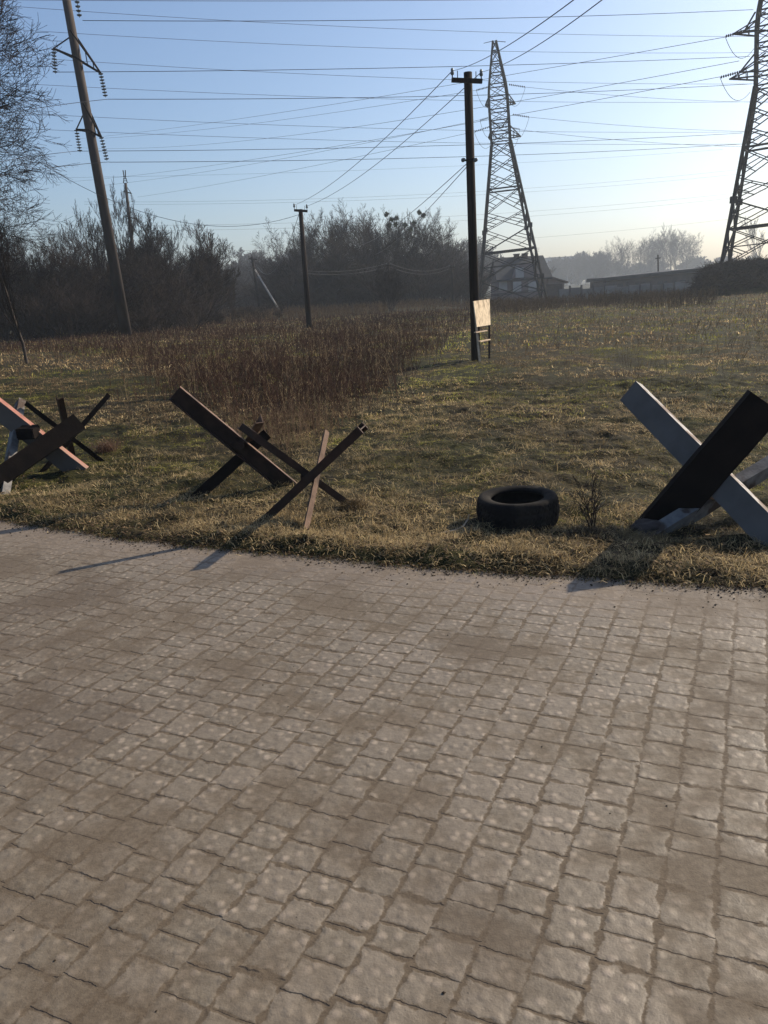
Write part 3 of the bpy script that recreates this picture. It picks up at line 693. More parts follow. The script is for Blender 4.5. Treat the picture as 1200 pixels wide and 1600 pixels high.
# ------------------------------------------------------------------ lattice pylons
def pylon(label, base, top, Hs, side, theta, arms, strings, zs, extra_rot=None):
    """base: ground point; zs: list of (height fraction, half-side fraction)"""
    base = Vector(base); top = Vector(top); H_ = (top-base).length; ax = (top-base).normalized()
    root = empty('lattice_pylon', base, label, 'pylon', 'steel lattice pylons')
    q = Vector((0, 0, 1)).rotation_difference(ax)
    lv = []; th = theta
    def corner(f, hs, k): 
        t = th+math.pi/4+k*math.pi/2; r = hs*side/2*math.sqrt(2); return base + q @ Vector((r*math.cos(t), r*math.sin(t), f*H_))
    def hsat(f):
        for (f0, h0), (f1, h1) in zip(zs[:-1], zs[1:]):
            if f0 <= f <= f1: return h0+(h1-h0)*(f-f0)/(f1-f0)
        return zs[-1][1]
    K = [[corner(f, hsat(f), k) for k in range(4)] for f in Hs]
    mbs = MB()
    for k in range(4):
        m_ = MB()
        for i in range(len(Hs)-1):
            wd = .20 if Hs[i] < .6 else .15
            m_.bar(K[i][k], K[i+1][k], wd)
        m_.build('leg', M['steel'], root)
    for i in range(len(Hs)-1):
        for k in range(4):
            k2 = (k+1) % 4; A, B, C_, D = K[i][k], K[i][k2], K[i+1][k2], K[i+1][k]
            tw = .135 if Hs[i] < .6 else .09
            mbs.bar(A, C_, tw, tw*.5).bar(B, D, tw, tw*.5)
            if Hs[i] < .6:
                for P_, Q_, S_ in ((A, D, C_), (B, C_, D)): mbs.bar(P_.lerp(Q_, .5), P_.lerp(S_, .27), .07).bar(P_.lerp(Q_, .5), Q_.lerp(B if P_ is A else A, .27), .07)
            if i in (2, 5) or Hs[i] > .6: mbs.bar(A, B, tw*1.1)
            if i < 2:
                mbs.bar((A+D)/2, (B+C_)/2, .11, .06)
            if i in (1, 3): MB().box(K[i][k], (.42, .42, .5)).build('gusset_plate', M['steel'], root)
    mbs.build('lattice_bracing', M['steel'], root)
    for k in range(4): MB().box(K[0][k]+Vector((0, 0, -.1)), (.8, .8, .7)).build('footing', M['fence'], root)
    tips = {}
    for nm, f, L_, ang, rise in arms:
        hs = hsat(f); d = Vector((math.cos(ang), math.sin(ang), 0)); d = q @ d; a0 = base+q @ Vector((0, 0, f*H_)); tip = a0+d*L_+ax*0
        tips[nm] = tip; f2 = f+rise; arm = MB(); K1 = [corner(f, hs, k) for k in range(4)]; K2 = [corner(f2, hsat(f2), k) for k in range(4)]
        ordk = sorted(range(4), key=lambda k: -(K1[k]-a0).dot(d))[:2]
        for k in ordk:
            arm.bar(K1[k], tip, .10).bar(K2[k], tip, .08)
            for s in (.35, .65): arm.bar(K1[k].lerp(tip, s), K2[k].lerp(tip, s), .05)
        for s in (.35, .65): arm.bar(K1[ordk[0]].lerp(tip, s), K1[ordk[1]].lerp(tip, s), .05)
        arm.build('crossarm', M['steel'], root)
    return root, tips, base, top, q
zsP = [(0, 1), (.635, .27), (.80, .265), (.82, .265), (1, .045)]
HsP = [0, .112, .224, .311, .376, .463, .522, .58, .637, .675, .715, .755, .80, .845, .885, .925, .965, 1]
bY = 94.0
pb = atY(799, 467, bY); pb[2] = -.9; pt = atY(772.5, 64, bY)
def toang(v): return math.atan2(v[1], v[0])
arms = [('tl', .775, 1.6, R(200), .03), ('tr', .775, 2.0, R(15), .03), ('ml', .655, 1.8, R(215), .03), ('mr', .655, 2.4, R(15), .035), ('bl', .645, 1.7, R(250), .03), ('br', .70, 1.5, R(75), .03)]
PY1, tp1, _, _, _ = pylon('grey lattice pylon standing in front of the dark roofed house', pb, pt, HsP, 7.5, R(-6), arms, None, zsP)
bY2 = 66.0
pb2 = atY(1196, 462, bY2); pb2[2] = -.4; pt2 = atY(1206, -75, bY2)
arms2 = [('tl', .79, 2.9, R(185), .03), ('tr', .79, 3.0, R(5), .03), ('ml', .665, 3.2, R(187), .035), ('mr', .665, 3.2, R(7), .035)]
PY2, tp2, _, _, _ = pylon('nearer grey lattice pylon cut off by the right edge of the photo', pb2, pt2, HsP, 6.9, R(-29), arms2, None, zsP)

# ------------------------------------------------------------------ wires (each hangs in its own vertical plane)
NW = 0
def wire(label, pts, YA, YB, r=.013, group='overhead power lines', A=None, B=None, ext=None):
    """pts: pixels along the wire, first and last are the ends; YA,YB: distance of the ends"""
    A_ = atY(*pts[0], YA) if A is None else np.array(A, float); B_ = atY(*pts[-1], YB) if B is None else np.array(B, float)
    P = [A_]+[atXY_from(px, py, A_, B_) for px, py in pts[1:-1]]+[B_]
    P = np.array(P); D = (B_-A_)[:2]; s = ((P[:, :2]-A_[:2])@D)/(D@D)
    deg = min(2, len(P)-1); co = np.polyfit(s, P[:, 2], deg)
    t = np.linspace(0, 1, 34) if ext is None else np.linspace(ext[0], ext[1], 44)
    Q = np.stack([A_[0]+D[0]*t, A_[1]+D[1]*t, np.polyval(co, t)], 1)
    V, F = tubes(Q[:-1]-(Q[1:]-Q[:-1])*.0, Q[1:], np.full(len(Q)-1, r), np.full(len(Q)-1, r), 4)
    me = npmesh('overhead_wire', V, F); o = tag(link('overhead_wire', me, M['wire']), label, 'power line', group)
    return o
EX = (-.25, 1.3)
GA = 'dark wires running from the left concrete pole'
wire('dark wire from the highest insulator of the leaning pole across the top of the sky', [(129, 32), (700, 30), (1177, 15)], INS['topR'].y, 58, .017, GA)
wire('wire from the upper left insulator of the leaning pole to above the middle pole', [(82, 112), (170, 113), (700, 104), (1172, 88)], INS['midL'].y, 60, .017, GA)
wire('wire from the upper right insulator of the leaning pole, crossing behind the middle pole', [(169, 155), (440, 154), (700, 150), (1175, 131)], INS['midR'].y, 60, .017, GA)
wire('wire from the lower left insulator of the leaning pole over the far forked pole', [(121, 236), (440, 233.5), (700, 227), (1160, 208)], INS['lowL'].y, 60, .016, GA)
wire('wire from the lower right insulator of the leaning pole, lowest of its set', [(171, 253), (440, 252), (700, 245), (1160, 225)], INS['lowR'].y, 60, .016, GA)
wire('short span of the same line left of the leaning pole at its lower right insulator', [(171, 253), (80, 262), (-60, 288)], INS['lowR'].y, 40, .016, GA)
wire('short span of the same line left of the leaning pole at its lower left insulator', [(121, 236), (40, 246), (-60, 264)], INS['lowL'].y, 40, .016, GA)
wire('short span of the same line left of the leaning pole at its upper right insulator', [(169, 155), (100, 163), (-60, 190)], INS['midR'].y, 40, .016, GA)
GB = 'wires of the second high line sinking to the right'
for lab, pts in (('sagging wire starting at the top left corner and dipping below the highest dark wire', [(128, 18), (450, 36), (700, 49), (1180, 57)]),
                 ('sagging wire passing the level of the middle pylon tip', [(140, 54), (440, 68), (700, 79), (1180, 82)]),
                 ('sagging wire meeting the upper crossarm of the middle pole', [(145, 97), (440, 113), (700, 125), (1180, 131)]),
                 ('sagging wire just below the second crossing at the middle pole', [(130, 136), (440, 149), (700, 157), (1180, 159)]),
                 ('sagging wire at the waist of the middle pylon', [(150, 183), (440, 196), (700, 203), (1180, 206)]),
                 ('sagging wire just under the waist of the middle pylon', [(160, 206), (440, 218), (700, 222), (1180, 225)])):
    wire(lab, pts, 88, 100, .019, GB, ext=(-.3, 1.3))
wire('highest thin wire along the top border of the photo', [(60, 0), (600, 1), (1000, -4)], 50, 60, .014, GB, ext=(-.2, 1.2))
GC = 'thin wires slanting down left from the right pylon'
wire('thin slanting wire from the upper insulator of the right pylon', [(1133, 57), (900, 99), (700, 135), (400, 181), (163, 213)], bY2-1, 190, .022, GC, ext=(0, 1.15))
wire('thin slanting wire from the middle string of the right pylon', [(1155, 95), (886, 145), (650, 184), (163, 232)], bY2-1, 190, .022, GC, ext=(0, 1.15))
wire('thin slanting wire from the lower insulator of the right pylon', [(1125, 121), (900, 162), (700, 197), (478, 237), (120, 283)], bY2-1, 190, .022, GC, ext=(0, 1.15))
GD = 'wires leaving the middle pylon'
wire('wire from the upper left string of the middle pylon', [(744, 141), (690, 150), (420, 190), (163, 216)], bY-1, 170, .02, GD)
wire('wire from the middle left string of the middle pylon down behind the leaning pole', [(750, 188), (680, 201), (420, 252), (159, 290)], bY-1, 170, .02, GD)
wire('wire from the lowest left string of the middle pylon to above the far bushes', [(741, 206), (680, 219), (420, 273), (215, 308)], bY-1, 170, .02, GD)
wire('wire from the upper right string of the middle pylon towards the right pylon', [(821, 136), (900, 144), (1050, 155), (1240, 160)], bY+1, 110, .019, GD)
wire('wire from the middle right string of the middle pylon towards the right pylon', [(827, 183), (900, 190), (1050, 201), (1240, 206)], bY+1, 110, .019, GD)
wire('wire from the lowest right string of the middle pylon towards the right pylon', [(812, 202), (900, 214), (1050, 224), (1240, 230)], bY+1, 110, .019, GD)
GE = 'faint far wires low over the trees'
for lab, pts in (('faint far wire at the height of the low bracket, upper of its pair', [(245, 315), (700, 303), (1050, 274), (1240, 256)]),
                 ('faint far wire just under the first low one', [(245, 319), (700, 308), (1050, 281), (1240, 263)]),
                 ('faint far wire over the tree clump, upper of the second pair', [(240, 352), (680, 340), (1050, 311), (1240, 292)]),
                 ('faint far wire over the tree clump, lower of the second pair', [(240, 360), (680, 348), (1050, 318), (1240, 299)]),
                 ('faintest wire just above the roof of the house', [(345, 392), (836, 374), (1050, 349), (1240, 331)]),
                 ('faint level wire crossing near the far forked pole', [(155, 275), (410, 275), (700, 257), (1050, 240)])):
    wire(lab, pts, 170, 190, .021, GE, ext=(-.1, 1.1))
GF = 'thin wires of the wooden pole line'
def span(lab, A, B, sag, r=.008, group=GF, n=24):
    A = np.array(A, float); B = np.array(B, float); t = np.linspace(0, 1, n)[:, None]; Q = A*(1-t)+B*t; Q[:, 2] -= (4*t*(1-t)*sag)[:, 0]
    V, F = tubes(Q[:-1], Q[1:], np.full(n-1, r), np.full(n-1, r), 4)
    return tag(link('overhead_wire', npmesh('overhead_wire', V, F), M['wire']), lab, 'power line', group)
span('left wire between the middle pole and the pole in the red weeds', tipC[0], tip2[0], .35, .008)
span('right wire between the middle pole and the pole in the red weeds', tipC[1], tip2[1], .35, .008)
span('left wire rising from the middle pole out of the top of the photo', tipC[0], atY(912, -12, 8.0), .1, .0055)
span('right wire rising from the middle pole out of the top of the photo', tipC[1], atY(956, -12, 8.2), .1, .0055)
span('wire from the pole in the red weeds down to the braced pole', Vector(atY(467, 335, bP2[1])), Vector(atY(397, 407, bP3[1])), 2.2, .014)
span('sagging pale cable from beyond the leaning pole to the pole in the red weeds', atY(40, 240, 38), Vector(atY(468, 335, bP2[1])), 1.55, .013)
span('upper low wire from the bracket of the middle pole down left', Vector(atY(729, 256, YC)), atY(560, 384, 62), .3, .008)
span('lower low wire from the bracket of the middle pole down left', Vector(atY(729, 261, YC)), atY(585, 398, 68), .3, .008)
for k in (0, 1):
    span('%s lit wire before the tree clump, left of the shrub pole' % ('upper', 'lower')[k], atY(470, 422+k*4, 64), tip4[0] - Vector((0, 0, k*.3)), .35, .014, 'lit wires of the small far poles')
    span('%s lit wire before the tree clump, between the two small far poles' % ('upper', 'lower')[k], tip4[1]-Vector((0, 0, k*.3)), tip5[0]-Vector((0, 0, k*.3)), .6, .014, 'lit wires of the small far poles')
# insulator strings and jumpers on the pylons
def pyl_string(root, a, b_, Y, r=.11, jump=None):
    A = atY(*a, Y); B = atY(*b_, Y); insulator_string(A, B, 9, r, M['rust_dark'], root)
    if jump:
        C_ = atY(*jump, Y); t = np.linspace(0, 1, 12)[:, None]; Q = B*(1-t)+C_*t; Q[:, 2] -= (4*t*(1-t)*1.0)[:, 0]
        V, F = tubes(Q[:-1], Q[1:], np.full(11, .02), np.full(11, .02), 4); link('jumper', npmesh('jumper', V, F), M['wire'], root)
for a, b_, j in (((763, 136), (744, 141), (768, 160)), ((763, 184), (750, 188), (768, 206)), ((765, 198), (741, 206), (768, 224)),
                 ((795, 132), (821, 136), (797, 160)), ((801, 179), (827, 183), (800, 214)), ((796, 199), (812, 202), (798, 222))):
    pyl_string(PY1, a, b_, bY-1 if a[0] < 770 else bY+1, .11, j)
MB().bar(atY(771, 64, bY), atY(756, 67.5, bY-.5), .05).bar(atY(771, 64, bY), atY(790, 65.5, bY+.5), .05).build('earth_wire_peak', M['steel'], PY1)
pyl_string(PY2, (1163, 49), (1133, 57), bY2-1, .11, (1178, 76)); pyl_string(PY2, (1157, 112), (1125, 121), bY2-1, .11, (1172, 144))
for tip, r0 in (((1163, 49), 30), ((1156, 113), 62)):
    arm = MB(); T = atY(*tip, bY2-1)
    for yy in (tip[1]-30, tip[1]-2):
        for xx in (1180, 1196): arm.bar(T, atY(xx, yy, bY2-.5), .09)
    arm.build('crossarm', M['steel'], PY2)

# ------------------------------------------------------------------ bare trees
def grow_tree(seed, H, trunk_r, levels, spread, child_n, ratio, up=.25, wander=.12, trunk_frac=.35, twig_r=.006, ang=(28, 55), multi=1, droop=0., segn=5, base_spread=.3, minL=.25, rfac=.52, tl=.72, r0=None):
    rg = random.Random(seed); T = [[], [], [], []]; C = [[], [], [], []]
    def rv(): return Vector((rg.gauss(0, 1), rg.gauss(0, 1), rg.gauss(0, 1)))
    def br(p, d, L, r, lev):
        n = segn if lev < 2 else (4 if lev == 2 else 3 if lev == 3 else 2)
        sl = L/n; pts = [p.copy()]; rr = [r]
        for i in range(n):
            d = (d + rv()*wander + Vector((0, 0, 1))*(up if lev else .02)*.25*(1-droop*lev*.4)).normalized()
            p = p + d*sl; pts.append(p.copy()); rr.append(max(r*(1-(i+1)/n*(.62 if multi > 1 else .9)), twig_r*.7))
            tgt = T if lev == 0 else C
            tgt[0].append(pts[-2]); tgt[1].append(pts[-1]); tgt[2].append(rr[-2]); tgt[3].append(rr[-1])
        if lev >= levels: return
        nc = child_n[min(lev, len(child_n)-1)]
        for k in range(nc):
            f = (trunk_frac if lev == 0 else .22) + (1-(trunk_frac if lev == 0 else .22))*(k+rg.random())/nc; f = min(f, .999)
            i = min(int(f*n), n-1); q = pts[i].lerp(pts[i+1], f*n-i); dd = (pts[i+1]-pts[i]).normalized()
            side = dd.cross(rv()).normalized(); a = R(rg.uniform(*ang))*(1.15 if lev == 0 else 1)
            nd = (dd*math.cos(a)+side*math.sin(a)).normalized(); nd.x *= spread; nd.y *= spread; nd.normalize()
            LL = L*ratio*(1.15-.55*f)*rg.uniform(.75, 1.2) if (r0 is None or lev) else H*r0*(.72+.4*math.sin(math.pi*min(1, (f-trunk_frac)/(1-trunk_frac)*.75+.1)))*rg.uniform(.8, 1.1)
            if LL < minL: continue
            rl = rr[i]+(rr[i+1]-rr[i])*(f*n-i); br(q, nd, LL, max(rl*rfac, twig_r), lev+1)
    for s in range(multi):
        if multi == 1: br(Vector((0, 0, -.2)), Vector((0, 0, 1)), H*tl, trunk_r, 0)
        else:
            a = rg.random()*6.28; k = rg.uniform(0, base_spread)
            br(Vector((math.cos(a)*.25*k*H/5, math.sin(a)*.25*k*H/5, -.1)), Vector((math.cos(a)*k, math.sin(a)*k, 1)).normalized(), H*.75*rg.uniform(.7, 1.1), trunk_r*rg.uniform(.6, 1), 0)
    return [np.array(T[0]), np.array(T[1]), np.array(T[2]), np.array(T[3])], [np.array(C[0]), np.array(C[1]), np.array(C[2]), np.array(C[3])]
PROTO = {}
def proto(key, tw_sides=3, tmat='bark', cmat='twig', **kw):
    T, C = grow_tree(**kw)
    V, F = tubes(*T, 7); a = npmesh('trunk', V, F, True); a.materials.append(M[tmat])
    V, F = tubes(*C, tw_sides); b = npmesh('crown', V, F); b.materials.append(M[cmat])
    h = float(np.percentile(C[1][:, 2], 98.8)); wd = max(np.percentile(np.abs(C[1][:, 0]), 97), .1)
    PROTO[key] = (a, b, h, wd, T, C); return PROTO[key]
def place(key, x, y, h, label, cat='tree', group=None, rot=None, name='bare_tree', wx=1., tilt=0.):
    a, b, ph, pw, _, _ = PROTO[key]; s = h/ph
    r = bpy.data.objects.new(name, None); COL.objects.link(r); r.location = (x, y, float(dip(x, y))); h = h*.99-float(dip(x, y)); s = h/ph; r.scale = (s*wx, s*wx, s); r.rotation_euler = (tilt, 0, rnd.random()*6.28 if rot is None else rot)
    tag(r, label, cat, group)
    for nm, me in (('trunk', a), ('crown', b)):
        o = bpy.data.objects.new(nm, me); COL.objects.link(o); o.parent = r
    return r
base_kw = dict(levels=5, child_n=[17, 9, 7, 4, 3], wander=.08, minL=.17)
proto('A', seed=11, H=12, trunk_r=.19, twig_r=.012, trunk_frac=.30, ang=(20, 50), spread=1.0, up=.55, ratio=.44, tl=.62, r0=.36, **base_kw)
proto('B', seed=23, H=12, trunk_r=.19, twig_r=.012, trunk_frac=.25, ang=(24, 58), spread=1.1, up=.5, ratio=.45, tl=.55, r0=.42, **base_kw)
proto('V', seed=5, H=12, trunk_r=.15, twig_r=.012, trunk_frac=.2, ang=(15, 36), spread=.85, up=.9, ratio=.42, tl=.68, r0=.30, **base_kw)
proto('M', seed=9, H=8, trunk_r=.08, twig_r=.011, levels=4, spread=1, child_n=[11, 8, 6, 4], ratio=.5, up=.6, wander=.07, trunk_frac=.12, ang=(18, 42), multi=10, base_spread=.5, minL=.15)
proto('S', seed=3, H=4, trunk_r=.035, twig_r=.009, levels=3, spread=1, child_n=[6, 5, 4], ratio=.5, up=.5, wander=.12, trunk_frac=.15, ang=(20, 50), multi=12, base_spread=.6)
def topx(px, py_top, Y, base_py=None):
    P = atY(px, py_top, Y); return P[0], Y, P[2]
# overhanging tree at upper left
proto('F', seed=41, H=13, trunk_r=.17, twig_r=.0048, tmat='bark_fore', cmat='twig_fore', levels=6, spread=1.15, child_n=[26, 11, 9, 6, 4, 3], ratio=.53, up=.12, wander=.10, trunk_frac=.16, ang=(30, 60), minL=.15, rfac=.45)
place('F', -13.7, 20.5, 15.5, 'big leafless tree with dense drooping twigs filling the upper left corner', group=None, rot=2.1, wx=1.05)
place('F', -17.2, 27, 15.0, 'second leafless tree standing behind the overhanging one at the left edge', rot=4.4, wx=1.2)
place('V', *(topx(8, 372, 27)[:2]), 5.5, 'slender crooked bare tree at the far left edge below the big branches', rot=1.0, wx=.8)
# left wood
GW = 'bare trees of the left wood'
left = [(-30, 330, 60, 'A'), (22, 350, 66, 'V'), (60, 352, 60, 'B'), (92, 338, 75, 'A'), (128, 360, 68, 'M'), (150, 330, 62, 'V'), (178, 300, 66, 'V'), (205, 345, 64, 'M'), (232, 348, 70, 'V'), (252, 372, 78, 'M'), (275, 372, 70, 'B'), (303, 360, 62, 'M'), (322, 395, 80, 'M'), (345, 426, 125, 'B'), (366, 437, 135, 'A'), (45, 385, 52, 'M'), (110, 395, 54, 'M'), (250, 400, 56, 'M'), (-15, 395, 50, 'M'), (175, 395, 52, 'M')]
lw = ['behind the drooping branches at the very left', 'rising straight near the left edge', 'broad, left of the leaning pole', 'hazy, between the left edge and leaning pole', 'bushy, just left of the leaning pole', 'slim, crossing behind the leaning pole', 'tall and narrow, right beside the leaning pole',
      'many stemmed, below the far forked pole', 'narrow, right of the far forked pole', 'low bush between forked pole and the round bushy tree', 'standing behind the round bushy tree', 'round and bushy, highest at the right end of the wood', 'low, just right of the round bushy tree', 'hazy, sinking towards the braced pole', 'hazy, left of the braced pole',
      'low and dense at the foot of the wood near the left edge', 'low thicket left of the leaning pole foot', 'low thicket right of the leaning pole foot', 'low thicket at the extreme left', 'low thicket behind the leaning pole foot']
for (px, pt_, Y, k), l_ in zip(left, lw):
    x, y, z = topx(px, pt_, Y); place(k, x, y, z, 'bare wood tree '+l_, group=GW, wx=1.25 if k == 'M' else 1.1)
# centre clump
GCn = 'bare trees of the middle clump'
cen = [(462, 352, 96, 'B'), (478, 338, 100, 'A'), (505, 332, 98, 'B'), (530, 336, 104, 'V'), (556, 326, 100, 'A'), (585, 328, 104, 'B'), (606, 332, 98, 'V'), (634, 333, 100, 'A'), (662, 334, 98, 'A'), (684, 344, 102, 'B'), (706, 376, 106, 'A'), (722, 388, 108, 'B'), (520, 372, 92, 'M'), (575, 370, 94, 'M'), (640, 385, 92, 'M'), (748, 428, 112, 'M'), (447, 402, 97, 'M')]
cen += [(474, 366, 108, 'A'), (492, 352, 112, 'B'), (516, 345, 110, 'A'), (543, 340, 108, 'B'), (570, 338, 112, 'A'), (597, 342, 110, 'B'), (622, 346, 110, 'A'), (648, 348, 110, 'B'), (672, 355, 112, 'A'), (694, 366, 112, 'V'), (708, 384, 116, 'A'), (728, 398, 118, 'B')]
cw = ['at the left end with outreaching branches', 'second from the left end', 'above the pole in the red weeds', 'narrow, left of the highest crowns', 'highest, in the middle', 'beside the highest one on its right', 'narrow, in front of the crown full of mistletoe', 'carrying mistletoe balls', 'slim, right of the mistletoe crown', 'sloping down towards the middle pole', 'low, next to the middle pole', 'lowest, behind the middle pole',
      'bushy, low at the foot left of centre', 'bushy, low at the foot in the centre', 'bushy, low at the foot right of centre', 'between middle pole and pylon', 'low, under the left end crown']+['in the back row, '+q for q in ('behind the left end', 'behind the second crown', 'behind the pole in the red weeds', 'left of the highest crowns', 'behind the highest crown', 'right of the highest crown', 'left of the mistletoe crown', 'right of the mistletoe crown', 'on the falling right side', 'slim, on the falling right side', 'just left of the middle pole', 'just right of the middle pole')]
for (px, pt_, Y, k), l_ in zip(cen, cw):
    x, y, z = topx(px, pt_, Y); place(k, x, y, z, 'middle clump tree, '+l_, group=GCn, wx=1.15)
MLB = ['highest of the left group', 'second from the top of the left group', 'lower right one of the left group', 'left of the pair under the crown middle', 'lowest of all', 'largest and topmost at the right', 'just right of the topmost right one', 'small, below the topmost right one', 'lower left one of the left group', 'right of the highest left one']
for (px, py), ml in zip(((604, 335), (612, 343), (618, 350), (633, 352), (641, 358), (655, 332), (662, 337), (647, 349), (608, 352), (619, 341)), MLB):
    c = Vector(atY(px, py, 97.5)); n = 90; d = rng.normal(0, 1, (n, 3)); d /= np.linalg.norm(d, axis=1, keepdims=True); c_ = np.array(c)
    V, F = tubes(np.repeat(c_[None], n, 0)+d*.08, c_+d*rng.uniform(.2, .38, (n, 1)), np.full(n, .035), np.full(n, .03), 3)
    tag(link('mistletoe', npmesh('mistletoe', V, F), M['mistle']), 'dark round mistletoe ball, '+ml, 'mistletoe', 'mistletoe balls in the middle clump')
x, y, z = topx(608, 418, 70); place('M', x, y, z, 'leafless many stemmed shrub hiding the small pole before the clump', 'shrub', name='bare_shrub', wx=1.3)
x, y, z = topx(355, 440, 52); place('V', x, y, z, 'small pale sapling at the foot of the wood right of the round bushy tree', rot=2, wx=.8)
# far right trees
GR = 'hazy bare trees on the right skyline'
far = [(868, 408, 262, 'B'), (886, 400, 255, 'A'), (904, 396, 248, 'A'), (925, 392, 240, 'B'), (945, 396, 250, 'M'), (960, 384, 236, 'V'), (978, 371, 236, 'A'), (995, 372, 238, 'V'), (1020, 366, 238, 'A'), (1040, 363, 240, 'B'), (1062, 352, 236, 'V'), (1078, 360, 238, 'A'), (1199, 335, 170, 'V')]
far += [(872, 402, 256, 'A'), (915, 400, 252, 'B'), (970, 380, 244, 'B'), (1006, 372, 246, 'B'), (1030, 368, 246, 'A'), (1052, 362, 246, 'A'), (1072, 366, 246, 'B')]
far = [(a, b, c*1.55 if a < 1190 else c*1.5, d) for a, b, c, d in far]
fw = ['at the left end next to the house', 'second from the house', 'third from the house', 'fourth, thick and low', 'low, filling the gap in the middle', 'narrow, in the middle of the row', 'left of the twin crowns', 'upright twin crown', 'left part of the big group', 'centre of the big group', 'highest and narrow', 'rounded, right end of the row', 'poplar shaped, behind the right pylon']+['in the back, '+q for q in ('behind the house end of the row', 'low and thick left of the middle', 'in the middle of the row', 'behind the upright twin crown', 'left in the big group', 'in the centre of the big group', 'right in the big group')]
for (px, pt_, Y, k), l_ in zip(far, fw):
    x, y, z = topx(px, pt_, Y); place(k, x, y, z, 'hazy bare skyline tree '+l_, group=GR, wx=1.3)

# merged thickets that nobody could count
def thicket(key, items, name, label, cat='undergrowth', mat='twig'):
    T, C = PROTO[key][4], PROTO[key][5]; ph = PROTO[key][2]
    P0 = np.concatenate([T[0], C[0]]); P1 = np.concatenate([T[1], C[1]]); R0 = np.concatenate([T[2], C[2]]); R1 = np.concatenate([T[3], C[3]])
    o = [[], [], [], []]
    for x, y, h, wd, keep in items:
        s = h/ph; a = rnd.random()*6.28; ca, sa = math.cos(a), math.sin(a); k = rng.random(len(P0)) < keep
        M3 = np.array([[ca*s*wd, -sa*s*wd, 0], [sa*s*wd, ca*s*wd, 0], [0, 0, s]])
        o[0].append(P0[k]@M3.T+[x, y, 0]); o[1].append(P1[k]@M3.T+[x, y, 0]); th = max(s, 1.0)*max(1., y/60); o[2].append(R0[k]*th); o[3].append(R1[k]*th)
    V, F = tubes(*[np.concatenate(q) for q in o], 3)
    return tag(link(name, npmesh(name, V, F), M[mat]), label, cat, kind='stuff')
it = []
for k in range(110):
    px = rng.uniform(-60, 440); Y = rng.uniform(47, 66)*(1+.35*max(0, (px-300)/140)); x = atY(px, 500, Y)[0]; it.append((x, Y, rng.uniform(1.6, 4.6)*(1 if px < 325 else .3), 1.5, .75))
thicket('S', it, 'undergrowth', 'dense brown bare brushwood along the foot of the left wood')
it = []
for k in range(90):
    px = rng.uniform(430, 735); Y = rng.uniform(88, 108); x = atY(px, 480, Y)[0]; it.append((x, Y, rng.uniform(2, 6), 1.5, .8))
for k in range(46):
    px = rng.uniform(315, 480); Y = rng.uniform(118, 165); x = atY(px, 470, Y)[0]; it.append((x, Y, rng.uniform(2.6, 4.6), 1.9, 1.0))
thicket('S', it, 'undergrowth', 'dense bare brushwood under the middle tree clump')
it = []
for k in range(75):
    px = rng.uniform(-80, 860); Y = rng.uniform(170, 300); x = atY(px, 450, Y)[0]; it.append((x, Y, (rng.uniform(7, 10.5) if px < 760 else rng.uniform(4, 6))*Y/175, 1.6, .55))
thicket('M', it, 'far_wood', 'far hazy wood filling the skyline behind the clump and the left wood', 'wood')
it = []
for k in range(34):
    px = rng.uniform(850, 1200); Y = rng.uniform(400, 450); x = atY(px, 430, Y)[0]; it.append((x, Y, rng.uniform(5, 10) if px > 950 else rng.uniform(10, 16), 1.9, .8))
thicket('M', it, 'far_wood', 'pale hazy wood on the skyline behind the shed and fence', 'wood')

